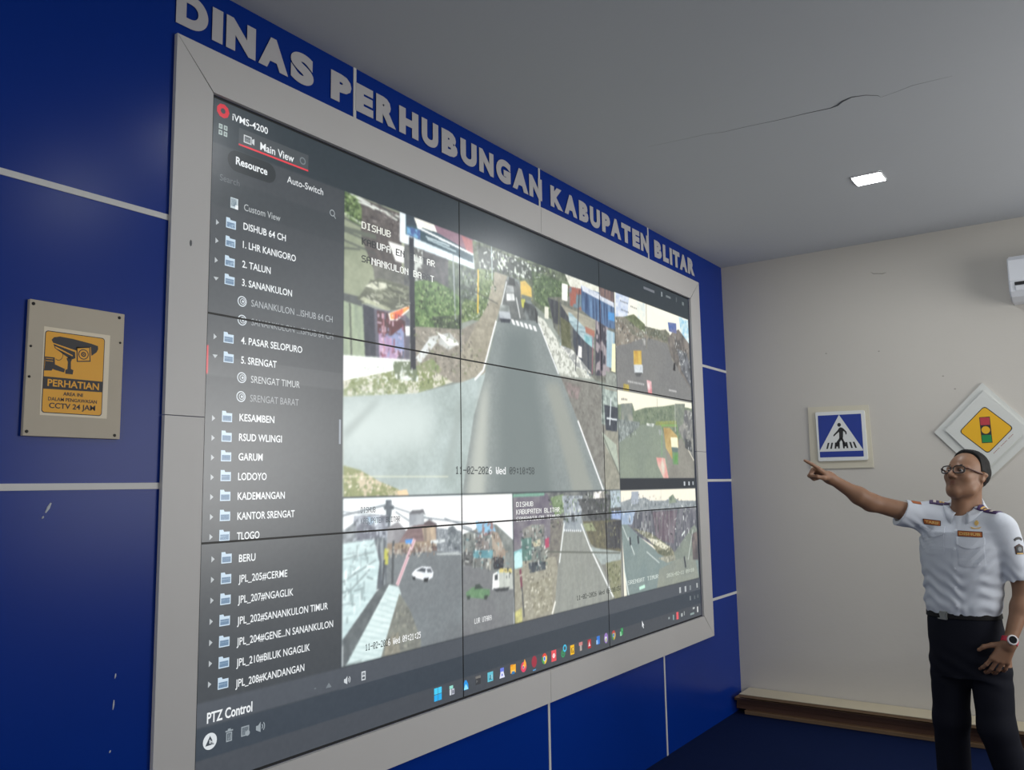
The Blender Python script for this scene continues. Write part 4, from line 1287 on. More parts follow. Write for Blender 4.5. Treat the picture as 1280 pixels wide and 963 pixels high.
BZ = .0032
ORDER = np.arange(len(ovt))
for row in range(3):
    for c in range(3):
        u0, u1 = c * PW + BZ, (c + 1) * PW - BZ
        v1, v0 = SHT - row * PH - BZ, SHT - (row + 1) * PH + BZ
        panel = MB().box((-.0004, c * PW + .0002, SHT - (row + 1) * PH + .0002), (0.0006, (c + 1) * PW - .0002, SHT - row * PH - .0002)).build('display_panel', M_bezel, video_wall)
        gu, gv = np.meshgrid(np.linspace(u0, u1, NX + 1), np.linspace(v1, v0, NY + 1))
        fx = np.clip(gu / SWD * 960 - .5, 0, 958.999)
        fy = np.clip((1 - gv / SHT) * 540 - .5, 0, 538.999)
        xi, yi = fx.astype(int), fy.astype(int)
        ax, ay = (fx - xi)[..., None], (fy - yi)[..., None]
        colr = (cs[yi, xi] * (1 - ax) + cs[yi, xi + 1] * ax) * (1 - ay) + (cs[yi + 1, xi] * (1 - ax) + cs[yi + 1, xi + 1] * ax) * ay
        V = np.stack([np.full(gu.size, .0012), gu.ravel(), gv.ravel()], 1)
        Cc = colr.reshape(-1, 3)
        k = np.arange((NX + 1) * (NY + 1)).reshape(NY + 1, NX + 1)
        # counter-clockwise seen from +x
        Q = np.stack([k[1:, :-1], k[1:, 1:], k[:-1, 1:], k[:-1, :-1]], -1).reshape(-1, 4)
        # overlay triangles of this panel
        tri = ovv[ovt]
        mn, mx = tri.min(1), tri.max(1)
        sel = (mx[:, 0] > u0) & (mn[:, 0] < u1) & (mx[:, 1] > v0) & (mn[:, 1] < v1)
        whole = sel & (mn[:, 0] >= u0) & (mx[:, 0] <= u1) & (mn[:, 1] >= v0) & (mx[:, 1] <= v1)
        lay = .0013 + .0000009 * ORDER / 1.0
        lay = .0013 + .0006 * ORDER / max(len(ORDER), 1)
        EV, EC, EF = [], [], []
        base = len(V)
        ids = np.where(whole)[0]
        tv = tri[ids].reshape(-1, 2)
        EV.append(np.stack([np.repeat(lay[ids], 3), tv[:, 0], tv[:, 1]], 1))
        EC.append(ovc[ovt[ids]].reshape(-1, 3))
        ET = [np.arange(len(ids) * 3).reshape(-1, 3) + base]
        nb = base + len(ids) * 3
        for i in np.where(sel & ~whole)[0]:
            p = [tuple(tri[i, q]) + tuple(ovc[ovt[i, q]]) for q in range(3)]
            for axx, val, less in ((0, u0, False), (0, u1, True), (1, v0, False), (1, v1, True)):
                if len(p) >= 3: p = clip_tri(p, axx, val, less)
            if len(p) < 3: continue
            pv = np.array(p)
            EV.append(np.stack([np.full(len(p), lay[i]), pv[:, 0], pv[:, 1]], 1))
            EC.append(pv[:, 2:])
            ET.append(np.array([(nb, nb + a, nb + a + 1) for a in range(1, len(p) - 1)]))
            nb += len(p)
        V = np.concatenate([V] + EV)
        Cc = np.concatenate([Cc] + EC)
        TT = np.concatenate(ET)
        me = bpy.data.meshes.new('screen_image')
        me.vertices.add(len(V))
        me.vertices.foreach_set('co', V.astype(np.float32).ravel())
        loops = np.concatenate([Q.ravel(), TT.ravel()]).astype(np.int32)
        sizes = np.concatenate([np.full(len(Q), 4), np.full(len(TT), 3)])
        me.loops.add(len(loops))
        me.loops.foreach_set('vertex_index', loops)
        me.polygons.add(len(sizes))
        me.polygons.foreach_set('loop_start', np.concatenate([[0], np.cumsum(sizes)[:-1]]).astype(np.int32))
        me.update(calc_edges=True)
        ca = me.color_attributes.new('Col', 'FLOAT_COLOR', 'POINT')
        ca.data.foreach_set('color', np.concatenate([Cc, np.ones((len(Cc), 1))], 1).astype(np.float32).ravel())
        link_mesh('screen_image', me, M_screen, panel)
MB().box((0.0, -.0055, -.0055), (0.0003, SWD + .0055, SHT + .0055)).build('mounting_plate', M_bezel, video_wall)

# ------------------------------------------------------------------ warning sign on the blue wall
M_board = mat('aged_board', (186, 176, 158), rough=.6, var=.05, vscale=14)
M_stick = mat('sticker_paper', (226, 214, 190), rough=.5)
M_yel = mat('sign_yellow', (232, 166, 30), rough=.5)
M_ink = mat('sign_ink', (42, 40, 44), rough=.55)
M_screw = mat('dark_screw', (38, 36, 36), rough=.4, metal=.6)


def shp(mb, pts, x0, th, mi=0):
    """outline (y,z) on the blue wall, raised from x0 by th"""
    mb.mi = mi
    mb.prism([(x0, y, z) for y, z in pts], (th, 0, 0))


def rrect(y0, y1, z0, z1, r, n=6):
    p = []
    for cy, cz, a in ((y1 - r, z1 - r, 0), (y0 + r, z1 - r, 90), (y0 + r, z0 + r, 180), (y1 - r, z0 + r, 270)):
        for k in range(n + 1):
            t = math.radians(a + 90 * k / n)
            p.append((cy + r * math.cos(t), cz + r * math.sin(t)))
    return p


def wall_text(name, s, ya, yb, za, zb, x0, m, parent, bold=0.03):
    v, t = text_tris(s, bold)
    lo, hi = v.min(0), v.max(0)
    return flat_text_mesh(v, t, lambda x, y, d: (x0 + d, ya + (x - lo[0]) * (yb - ya) / (hi[0] - lo[0]), za + (y - lo[1]) * (zb - za) / (hi[1] - lo[1])), m, name, parent, .0004)


ws = empty('warning_sign', (0, -.386, .972), 'yellow warning sticker with a black camera picture on a grey board, on the blue wall', 'sign')
MB().box((0.0003, -.509, .972), (0.012, -.262, 1.312), .0015).build('backing_board', M_board, ws)
for y, z, r in ((-.500, 1.301, .0042), (-.277, 1.300, .0042), (-.272, 1.232, .003), (-.501, 1.194, .003), (-.501, 1.118, .0032), (-.500, .983, .004), (-.277, .982, .004)):
    b = MB()
    b.tube([(.0118, y, z), (.0130, y, z), (.0138, y, z)], [r, r, r * .55], 14)
    b.box((.0137, y - r * .5, z - .0005), (.0140, y + r * .5, z + .0005))
    b.build('screw', M_screw, ws)
st = MB().prism([(.012, y, z) for y, z in ((-.4715, 1.025), (-.3005, 1.025), (-.3005, 1.248), (-.4715, 1.248))], (.0004, 0, 0)).build('sticker', M_stick, ws)
b = MB()
shp(b, rrect(-.4685, -.3145, 1.031, 1.2385, .008), .0124, .0002, 1)
shp(b, rrect(-.4665, -.3165, 1.033, 1.2365, .0065), .0126, .0002, 0)
b.mi = 1
K = 1
shp(b, [(-.4665, 1.091), (-.3165, 1.094), (-.3165, 1.122), (-.4665, 1.122)], .0128, .0003, 1)
# the bullet camera: hood, body, face with lens, bracket
shp(b, [(-.452, 1.216), (-.447, 1.223), (-.432, 1.227), (-.400, 1.2255), (-.350, 1.219), (-.333, 1.215), (-.332, 1.207), (-.336, 1.198), (-.349, 1.187), (-.3515, 1.210), (-.378, 1.2055), (-.388, 1.196), (-.448, 1.209)], .0128, .0002, 1)
shp(b, [(-.447, 1.2065), (-.4395, 1.204), (-.392, 1.192), (-.3905, 1.176), (-.398, 1.1725), (-.407, 1.174), (-.4435, 1.196)], .0128, .0002, 1)
shp(b, [(-.444, 1.2005), (-.440, 1.2), (-.398, 1.183), (-.398, 1.180), (-.4405, 1.196)], .0130, .0002, 0)
shp(b, [(-.3895, 1.205), (-.3535, 1.211), (-.3505, 1.1715), (-.3865, 1.167)], .0128, .0002, 1)
shp(b, [(-.3865, 1.2025), (-.356, 1.2075), (-.3535, 1.174), (-.3838, 1.170)], .0130, .0002, 0)
for r, mi, k in ((.0135, 1, 0), (.0112, 0, 1), (.0065, 1, 2), (.0035, 0, 3), (.0022, 1, 4)):
    shp(b, [(-.3702 + r * math.cos(a), 1.1885 + r * math.sin(a)) for a in np.linspace(0, 2 * math.pi, 24, endpoint=False)], .0132 + .00015 * k, .00015, mi)
shp(b, [(-.413, 1.173), (-.4065, 1.178), (-.399, 1.172), (-.4015, 1.165), (-.4005, 1.147), (-.394, 1.1445), (-.3955, 1.1335), (-.414, 1.1335), (-.4145, 1.143), (-.4095, 1.146), (-.409, 1.164)], .0128, .0002, 1)
shp(b, [(-.4655, 1.158), (-.4655, 1.149), (-.440, 1.1405), (-.4175, 1.1365), (-.4155, 1.1455), (-.441, 1.1545), (-.4425, 1.172), (-.4665, 1.172)], .0128, .0002, 1)
shp(b, [(-.4655, 1.1495), (-.446, 1.1425), (-.4485, 1.138), (-.4665, 1.1365)], .0128, .0002, 1)
for z in (1.167, 1.161): shp(b, [(-.464, z), (-.446, z), (-.446, z + .0015), (-.464, z + .0015)], .0130, .0002, 0)
for k in range(7):
    a0, a1 = -.3 + .32 * k, -.3 + .32 * (k + 1)
    q = lambda a, r: (-.4455 + r * math.cos(a) * .012 + .012, 1.181 + r * math.sin(a) * .016)
    a0, a1 = -2.2 + .5 * k, -2.2 + .5 * (k + 1)
    if a1 < 1.4: shp(b, [q(a0, 1), q(a1, 1), q(a1, .9), q(a0, .9)], .0128, .0002, 1)
b.build('printed_panel', [M_yel, M_ink], st)
wall_text('lettering', 'PERHATIAN', -.457, -.3255, 1.0985, 1.1165, .0131, M_yel, st, .022)
wall_text('lettering', 'AREA INI', -.417, -.367, 1.0775, 1.0865, .0128, M_ink, st, .02)
wall_text('lettering', 'DALAM PENGAWASAN', -.4535, -.3295, 1.0625, 1.0715, .0128, M_ink, st, .012)
wall_text('lettering', 'CCTV 24 JAM', -.4505, -.333, 1.0395, 1.0575, .0128, M_ink, st, .018)

# ------------------------------------------------------------------ road sign boards on the far wall
M_foam = mat('white_foam_board', (200, 202, 198), rough=.6, var=.03, vscale=10)
M_foam2 = mat('cream_foam_board', (196, 190, 172), rough=.65, var=.04, vscale=10)
M_sblue = mat('sign_blue', (30, 54, 140), rough=.4)
M_sblack = mat('sign_black', (34, 34, 38), rough=.5)
M_sred = mat('sign_red', (176, 52, 62), rough=.5)
M_sgreen = mat('sign_green', (24, 128, 66), rough=.5)
M_syel = mat('road_sign_yellow', (222, 170, 24), rough=.45)
M_swhite = mat('sign_white', (214, 216, 214), rough=.45)


def fshp(mb, pts, y0, th, mi=0):
    """outline (x,z) on the far wall, raised toward the room from y0 by th"""
    mb.mi = mi
    mb.prism([(x, y0, z) for x, z in pts], (0, -th, 0))


def rpoly(pts, r, n=4):
    """polygon with rounded corners"""
    out = []
    m = len(pts)
    for i in range(m):
        p0, p, p1 = Vector((*pts[i - 1], 0)), Vector((*pts[i], 0)), Vector((*pts[(i + 1) % m], 0))
        a = p + (p0 - p).normalized() * r
        c = p + (p1 - p).normalized() * r
        for k in range(n + 1):
            t = k / n
            q = a * (1 - t) ** 2 + p * 2 * t * (1 - t) + c * t * t
            out.append((q.x, q.y))
    return out


cs_ = empty('crossing_sign', (.755, YF, .912), 'square blue pedestrian crossing sign with white triangle and walking figure, on the far wall', 'sign')
b = MB(); fshp(b, [(.557, .912), (.952, .912), (.944, 1.316), (.561, 1.326)], YF - .0005, .010)
b.build('backing_board', M_foam2, cs_)
b = MB(); fshp(b, rpoly([(.614, .961), (.923, .961), (.921, 1.283), (.612, 1.288)], .012), YF - .0105, .014)
b.build('sign_plate', M_swhite, cs_)
b = MB()
y = YF - .0245
fshp(b, rpoly([(.626, .986), (.900, .984), (.900, 1.261), (.627, 1.264)], .004), y, .0004, 0)
fshp(b, [(.627, 1.031), (.899, 1.029), (.763, 1.262)], y - .0004, .0003, 1)
fshp(b, [(.627, 1.024), (.899, 1.022), (.899, 1.030), (.627, 1.032)], y - .0004, .0003, 1)
ex, ez = (1, 0, 0), (0, 0, 1)
fshp(b, [(.760 + .0115 * math.cos(a), 1.196 + .0125 * math.sin(a)) for a in np.linspace(0, 2 * math.pi, 20, endpoint=False)], y - .0007, .0003, 2)
for pg in ([(.754, 1.170), (.764, 1.179), (.776, 1.178), (.784, 1.168), (.780, 1.115), (.776, 1.104), (.756, 1.104), (.757, 1.140)],
           [(.758, 1.172), (.748, 1.160), (.722, 1.133), (.718, 1.124), (.724, 1.122), (.744, 1.140), (.759, 1.152)],
           [(.778, 1.177), (.790, 1.166), (.804, 1.148), (.803, 1.131), (.796, 1.131), (.795, 1.144), (.782, 1.156)],
           [(.757, 1.110), (.770, 1.106), (.765, 1.092), (.752, 1.078), (.745, 1.054), (.730, 1.054), (.737, 1.084), (.750, 1.100)],
           [(.764, 1.108), (.778, 1.110), (.784, 1.090), (.792, 1.078), (.798, 1.054), (.785, 1.052), (.779, 1.074), (.768, 1.094)]):
    fshp(b, pg, y - .0007, .0003, 2)
for k, (x0, dx) in enumerate(((.669, .012), (.694, .010), (.722, .005), (.744, .002), (.776, -.002), (.798, -.005), (.826, -.010), (.851, -.013))):
    fshp(b, [(x0, 1.041), (x0 + .011, 1.041), (x0 + .011 + dx, 1.081), (x0 + dx, 1.081)], y - .0007, .0003, 2)
b.build('sign_face', [M_sblue, M_swhite, M_sblack], cs_)

ts = empty('traffic_light_sign', (1.60, YF, .82), 'yellow diamond sign picturing a traffic light, on white boards behind the man', 'sign')
b = MB(); fshp(b, [(1.317, 1.118), (1.600, 1.405), (1.868, 1.092), (1.580, .815)], YF - .0005, .012)
b.build('backing_board', M_foam, ts)
b = MB(); fshp(b, [(1.381, 1.128), (1.606, 1.356), (1.818, 1.112), (1.586, .882)], YF - .0125, .014)
b.build('sign_plate', M_foam, ts)
b = MB()
y = YF - .0265
dm = [(1.456, 1.115), (1.602, 1.264), (1.744, 1.123), (1.600, .975)]
fshp(b, rpoly(dm, .022), y, .0004, 1)
c = np.mean(dm, 0)
fshp(b, rpoly([tuple(c + (np.array(p) - c) * .955) for p in dm], .020), y - .0004, .0003, 0)
fshp(b, [(1.570, 1.196), (1.626, 1.197), (1.629, 1.041), (1.573, 1.040)], y - .0007, .0003, 1)
q = lambda z0, z1, i: [(1.573 + (1.196 - z1) * .02, z1), (1.623 + (1.196 - z1) * .02, z1), (1.623 + (1.196 - z0) * .02, z0), (1.573 + (1.196 - z0) * .02, z0)]
fshp(b, q(1.148, 1.193, 0), y - .0010, .0003, 2)
fshp(b, q(1.044, 1.088, 0), y - .0010, .0003, 3)
for zc, mi, k in ((1.172, 2, 0), (1.118, 0, 1), (1.066, 3, 0)):
    fshp(b, [(1.599 + .0225 * math.cos(a), zc + .0225 * math.sin(a)) for a in np.linspace(0, 2 * math.pi, 24, endpoint=False)], y - .0013, .0003, mi)
b.build('sign_face', [M_syel, M_sblack, M_sred, M_sgreen], ts)
b = MB()
dd = np.array([.110, .111]); nn = np.array([dd[1], -dd[0]]); nn = nn / np.linalg.norm(nn)
for k in range(16):
    if k in (5, 11): continue
    p = np.array([1.631, .976]) + dd * (k / 16); p2 = p + dd * (.7 / 16)
    fshp(b, [tuple(p), tuple(p2), tuple(p2 - nn * .004), tuple(p - nn * .004)], y + .0001, .0002)
b.build('small_print', mat('print_red', (150, 92, 86), rough=.6), ts)

# ------------------------------------------------------------------ air conditioner on the far wall
M_ac = mat('ac_white', (205, 208, 214), rough=.35)
ac = empty('air_conditioner', (2.2, YF, 1.85), 'white split air conditioner high on the far wall at the right edge', 'air conditioner')
X0, X1 = 1.795, 2.62
prof = [(YF - .0005, 2.118), (YF - .15, 2.118), (YF - .185, 2.108), (YF - .205, 2.08), (YF - .212, 1.955), (YF - .205, 1.90), (YF - .175, 1.872), (YF - .10, 1.855), (YF - .0005, 1.855)]
b = MB(); b.prism([(X0, y, z) for y, z in prof], (X1 - X0, 0, 0))
bmesh.ops.bevel(b.bm, geom=[e for e in b.bm.edges if abs(e.verts[0].co.x - e.verts[1].co.x) < 1e-5], offset=.008, segments=3, affect='EDGES')
b.build('body', M_ac, ac)
MB().box((X0 + .004, YF - .2165, 1.958), (X1 - .004, YF - .203, 2.085), .004).build('front_panel', M_ac, ac)
MB().box((X0 + .03, YF - .2145, 1.934), (X1 - .03, YF - .20, 1.953), .002).build('air_slot', M_dark, ac)
b = MB(); b.prism([(X0 + .035, YF - .2155, 1.931), (X0 + .035, YF - .2195, 1.927), (X0 + .035, YF - .2110, 1.903), (X0 + .035, YF - .206, 1.903)], (X1 - X0 - .07, 0, 0))
b.build('louver', M_ac, ac)

# ------------------------------------------------------------------ boards stacked on the carpet along the far wall
def wood(name, rgb, var, sc=1.0):
    m = mat(name, rgb, rough=.7)
    nt = m.node_tree
    bsdf = nt.nodes['Principled BSDF']
    tc = nt.nodes['Texture Coordinate'] if 'Texture Coordinate' in nt.nodes else nt.nodes.new('ShaderNodeTexCoord')
    mp = nt.nodes.new('ShaderNodeMapping')
    mp.inputs['Scale'].default_value = (1.2 * sc, 40 * sc, 60 * sc)
    n = nt.nodes.new('ShaderNodeTexNoise')
    n.inputs['Scale'].default_value = 2.0
    n.inputs['Detail'].default_value = 6
    r = nt.nodes.new('ShaderNodeMix'); r.data_type = 'RGBA'
    c = lin(rgb)
    r.inputs[6].default_value = (*(c * (1 - var)), 1)
    r.inputs[7].default_value = (*np.clip(c * (1 + var), 0, 1), 1)
    nt.links.new(tc.outputs['Object'], mp.inputs[0]); nt.links.new(mp.outputs[0], n.inputs['Vector'])
    nt.links.new(n.outputs['Fac'], r.inputs[0]); nt.links.new(r.outputs[2], bsdf.inputs['Base Color'])
    return m


M_cream = mat('board_cream', (190, 180, 156), rough=.6, var=.05, vscale=5)
M_edge = wood('board_edge', (120, 96, 70), .3)
M_brown = wood('board_brown', (98, 68, 52), .35)
M_tan = wood('board_tan', (150, 118, 86), .25)
# (x0, front y, z0, z1, material of face and of edge)
BOARDS = [(.070, 4.115, -.700, -.676, M_tan, M_edge, 'lowest board of the stack, tan, lying on the blue carpet'),
          (-.0, 4.150, -.676, -.640, M_brown, M_brown, 'dark brown board second from the bottom of the stack'),
          (.012, 4.136, -.640, -.616, M_brown, M_brown, 'dark brown board third from the bottom of the stack'),
          (.004, 4.116, -.616, -.598, M_tan, M_brown, 'brown board with a pale upper face, under the two top boards of the stack'),
          (.046, 4.128, -.598, -.578, M_tan, M_edge, 'thin board right under the cream top board of the stack'),
          (.062, 4.052, -.578, -.556, M_cream, M_edge, 'cream topmost board of the stack along the far wall')]
for x0, yf, z0, z1, m1, m2, lab in BOARDS:
    t = empty('wooden_board', (1.5, (yf + YF) / 2, z0), lab, 'board', 'boards stacked along the far wall')
    x0 = max(x0, .004)
    MB().box((x0, yf, z0 + .0005), (2.95 - x0 * .4, YF - .006, z1 - .004), .001).build('core', m2, t)
    MB().box((x0, yf - .0012, z1 - .004), (2.95 - x0 * .4, YF - .006, z1), .0006).build('face_sheet', m1, t)

# ------------------------------------------------------------------ the man: signed-distance sculpting
f32 = np.float32


def V3(*a): return np.array(a, f32)


def unit(a):
    a = np.asarray(a, float)
    return (a / np.linalg.norm(a)).astype(f32)


def smin(a, b, k):
    h = np.clip(.5 + .5 * (b - a) / k, 0, 1)
    return b + (a - b) * h - k * h * (1 - h)


def smax(a, b, k): return -smin(-a, -b, k)


def cone(a, b, ra, rb):
    a, b = V3(*a), V3(*b)
    ba = b - a
    l2 = f32(max(float(ba @ ba), 1e-9))

    def f(P):
        pa = P - a
        t = np.clip((pa @ ba) / l2, 0, 1)
        return np.linalg.norm(pa - t[:, None] * ba, axis=1) - (ra + (rb - ra) * t)
    return f


def ell(c, r, R=None):
    c, r = V3(*c), V3(*r)

    def f(P):
        q = P - c
        if R is not None: q = q @ R
        k0 = np.linalg.norm(q / r, axis=1)
        k1 = np.linalg.norm(q / (r * r), axis=1)
        return k0 * (k0 - 1) / np.maximum(k1, 1e-6)
    return f


def union(fs, k):
    def f(P):
        d = fs[0](P)
        for g in fs[1:]: d = smin(d, g(P), k)
        return d
    return f


def surface(f, lo, hi, h, block=8):
    """surface nets over a sparse set of blocks"""
    lo, hi = np.array(lo, float), np.array(hi, float)
    nb = np.ceil((hi - lo) / h / block).astype(int)
    n = nb * block
    bs = h * block
    ci = np.stack(np.meshgrid(*[np.arange(k) for k in nb], indexing='ij'), -1).reshape(-1, 3)
    cc = (lo + (ci + .5) * bs).astype(f32)
    fc = f(cc)
    D = np.repeat(np.repeat(np.repeat(fc.reshape(nb), block, 0), block, 1), block, 2).astype(f32)
    keep = np.where(np.abs(fc) < bs * 1.25)[0]
    loc = np.stack(np.meshgrid(*[np.arange(block)] * 3, indexing='ij'), -1).reshape(-1, 3)
    for s in range(0, len(keep), 400):
        kk = keep[s:s + 400]
        idx = (ci[kk][:, None, :] * block + loc[None]).reshape(-1, 3)
        D[idx[:, 0], idx[:, 1], idx[:, 2]] = f((lo + idx * h).astype(f32))
    I = D < 0
    c = np.zeros(np.array(I.shape) - 1, np.uint8)
    for dx in (0, 1):
        for dy in (0, 1):
            for dz in (0, 1):
                c += I[dx:dx + c.shape[0], dy:dy + c.shape[1], dz:dz + c.shape[2]]
    act = np.argwhere((c > 0) & (c < 8))
    flat = np.ravel_multi_index(act.T, c.shape)
    acc = np.zeros((len(act), 3))
    cnt = np.zeros(len(act))
    E = []
    for ax in range(3):
        o1, o2 = [(1, 2), (0, 2), (0, 1)][ax]
        for i in (0, 1):
            for j in (0, 1):
                a = [0, 0, 0]; a[o1] = i; a[o2] = j
                b = list(a); b[ax] = 1
                E.append((a, b))
    for a, b in E:
        pa, pb = act + a, act + b
        da, db = D[pa[:, 0], pa[:, 1], pa[:, 2]], D[pb[:, 0], pb[:, 1], pb[:, 2]]
        m = (da < 0) != (db < 0)
        t = np.where(m, da / np.where(m, da - db, 1), 0)
        p = pa + (pb - pa) * t[:, None]
        acc[m] += p[m]
        cnt[m] += 1
    verts = lo + acc / cnt[:, None] * h
    quads = []
    for ax in range(3):
        sl0 = [slice(None)] * 3; sl1 = [slice(None)] * 3
        sl0[ax] = slice(0, -1); sl1[ax] = slice(1, None)
        A, B = I[tuple(sl0)], I[tuple(sl1)]
        e = np.argwhere(A != B)
        u, v = [(1, 2), (2, 0), (0, 1)][ax]
        ok = (e[:, u] > 0) & (e[:, v] > 0) & (e[:, u] < c.shape[u]) & (e[:, v] < c.shape[v])
        e = e[ok]
        ins = I[e[:, 0], e[:, 1], e[:, 2]]
        q = []
        for du, dv in ((-1, -1), (0, -1), (0, 0), (-1, 0)):
            k = e.copy(); k[:, u] += du; k[:, v] += dv
            q.append(np.searchsorted(flat, np.ravel_multi_index(k.T, c.shape)))
        q = np.stack(q, 1)
        q[~ins] = q[~ins][:, ::-1]
        quads.append(q)
    return verts, np.concatenate(quads)


def relax(v, q, it=2, lam=.5):
    for _ in range(it):
        s = np.zeros_like(v); n = np.zeros(len(v))
        for a, b in ((0, 1), (1, 2), (2, 3), (3, 0)):
            np.add.at(s, q[:, a], v[q[:, b]]); np.add.at(s, q[:, b], v[q[:, a]])
            np.add.at(n, q[:, a], 1); np.add.at(n, q[:, b], 1)
        v = v + lam * (s / np.maximum(n, 1)[:, None] - v)
    return v


def np_mesh(name, v, q, m, parent=None, col=None, smooth=True):
    me = bpy.data.meshes.new(name)
    q = np.asarray(q)
    me.vertices.add(len(v)); me.vertices.foreach_set('co', np.asarray(v, f32).ravel())
    k = q.shape[1]
    me.loops.add(q.size); me.loops.foreach_set('vertex_index', q.astype(np.int32).ravel())
    me.polygons.add(len(q)); me.polygons.foreach_set('loop_start', (np.arange(len(q)) * k).astype(np.int32))
    me.update(calc_edges=True)
    me.validate()
    if col is not None:
        ca = me.color_attributes.new('Col', 'FLOAT_COLOR', 'POINT')
        ca.data.foreach_set('color', np.concatenate([col, np.ones((len(v), 1))], 1).astype(f32).ravel())
    return link_mesh(name, me, m, parent, smooth)


def wave(P, k, ph, seed):
    r = np.random.default_rng(seed)
    o = np.zeros(len(P), f32)
    for i in range(5):
        d = unit(r.normal(size=3)) * f32(k * (0.7 + .5 * r.random()))
        o += np.sin(P @ d + f32(ph + 6.28 * r.random()))
    return o / 5


# joints (metres)
R_SH, R_EL, R_WR, R_TIP = V3(1.452, 2.905, .652), V3(1.237, 2.763, .727), V3(1.086, 2.639, .848), V3(.984, 2.505, .936)
L_SH, L_EL, L_WR = V3(1.772, 2.868, .605), V3(1.822, 2.905, .335), V3(1.757, 2.800, .118)
FWD, LAT = unit((-.12, -.99, 0)), unit((.99, -.12, 0))
TC = V3(1.585, 2.915, 0)

# ---- torso: a stack of rounded ellipses (z, lateral shift, forward shift, half width, half depth)
TORSO = np.array([(-.02, .000, -.020, .155, .110), (.10, -.004, -.016, .152, .112), (.20, -.012, -.012, .142, .106), (.30, -.006, -.006, .147, .108), (.42, .000, .000, .160, .114),
                  (.52, .008, .002, .172, .116), (.59, .013, -.002, .168, .108), (.64, .016, -.012, .128, .082), (.69, .020, -.020, .072, .056)], f32)


def loft(tab, grow=0.0, ctr=TC, e=2.25):
    def f(P):
        z = P[:, 2]
        g = [np.interp(z, tab[:, 0], tab[:, i]).astype(f32) for i in range(1, 5)]
        q = P - ctr
        x = q @ LAT - g[0]
        y = q @ FWD - g[1]
        a, b = g[2] + f32(grow), g[3] + f32(grow)
        r = (np.abs(x / a) ** e + np.abs(y / b) ** e) ** (1 / e)
        d = (r - 1) * np.minimum(a, b)
        return np.maximum(d, np.maximum(tab[0, 0] - grow - z, z - tab[-1, 0] - grow))
    return f


NECK0, HEADC = V3(1.612, 2.925, .652), V3(1.630, 2.896, .838)
# ---- head frame: f forward, l to his left, u up
_yaw = unit((-.454, -.891, 0))
_l = unit((.891, -.454, 0))
_p = math.radians(19)
HF = unit(_yaw * math.cos(_p) + np.array((0, 0, 1)) * math.sin(_p))
HU = unit(np.cross(HF, _l))
HR = np.stack([HF, _l, HU], 1).astype(f32)        # columns f,l,u
HS = .93


def H(f_, l_, u_): return HEADC + (HR @ (V3(f_, l_, u_) * HS)).astype(f32)


def hcone(a, b, ra, rb): return cone(H(*a), H(*b), ra * HS, rb * HS)
def hell(c, r): return ell(H(*c), np.array(r) * HS, HR)


def both(fn): return [fn(1), fn(-1)]


skull = union([hell((-.022, 0, .050), (.095, .075, .080)), hell((.014, 0, .024), (.076, .065, .070)), hell((-.05, 0, .030), (.060, .066, .066))], .03)
face_parts = [hell((.024, 0, -.020), (.068, .060, .080)), hcone((.030, 0, -.06), (.068, 0, -.094), .040, .022)]
for s in (1, -1):
    face_parts += [hcone((-.006, .052 * s, -.040), (.020, .046 * s, -.074), .020, .018), hcone((.020, .046 * s, -.074), (.070, .012 * s, -.100), .018, .017),
                   hell((.058, .040 * s, -.018), (.026, .024, .022))]
face = union(face_parts, .034)
nose = union([hcone((.086, 0, .018), (.116, 0, -.026), .0078, .0112), hcone((.106, .012, -.031), (.097, .014, -.032), .0088, .0075), hcone((.106, -.012, -.031), (.097, -.014, -.032), .0088, .0075)], .009)
brow = union([hcone((.083, .012, .026), (.066, .048, .024), .0085, .008), hcone((.083, -.012, .026), (.066, -.048, .024), .0085, .008)], .01)
lips = union([hcone((.0898, .005, -.0555), (.0745, .0275, -.0600), .0060, .0038), hcone((.0898, -.005, -.0555), (.0745, -.0275, -.0600), .0060, .0038),
              hcone((.0885, .007, -.0675), (.0745, .0260, -.0625), .0064, .0038), hcone((.0885, -.007, -.0675), (.0745, -.0260, -.0625), .0064, .0038)], .004)
muzzle = hell((.070, 0, -.056), (.0205, .029, .026))
socks = [ell(H(.094, .031 * s, .006), np.array((.016, .019, .0115)) * HS, HR) for s in (1, -1)]
lids = [hell((.0735, .031 * s, .0105), (.0140, .0165, .0070)) for s in (1, -1)]


def ear(s):
    rim = [hcone((-.020, .070 * s, -.030), (-.014, .076 * s, -.014), .0055, .0075), hcone((-.014, .076 * s, -.014), (-.014, .081 * s, .016), .0095, .0085),
           hcone((-.016, .084 * s, .020), (-.032, .084 * s, .018), .007, .007), hcone((-.032, .084 * s, .018), (-.026, .078 * s, -.010), .007, .006)]
    return union(rim + [hcone((-.004, .062 * s, -.014), (-.004, .067 * s, .012), .011, .011)], .010)


ears = [ear(1), ear(-1)]
conch = [hell((-.019, .094 * s, .002), (.007, .008, .012)) for s in (1, -1)]
neck = union([cone(NECK0 + V3(.004, .012, -.02), H(-.030, 0, -.030), .062, .054), cone(NECK0 + V3(-.02, -.03, -.01), H(.02, 0, -.075), .040, .034)], .03)


def head_f(P):
    d = smin(skull(P), face(P), .025 * HS)
    d = smin(d, muzzle(P), .012)
    d = smin(d, brow(P), .010)
    for g in socks: d = smax(d, -g(P), .010)
    d = smin(d, nose(P), .008)
    for g in lids: d = smin(d, g(P), .003)
    d = smin(d, lips(P), .004)
    e = smin(ears[0](P), ears[1](P), .001)
    for g in conch: e = smax(e, -g(P), .004)
    d = smin(d, e, .006)
    return smin(d, neck(P), .022)


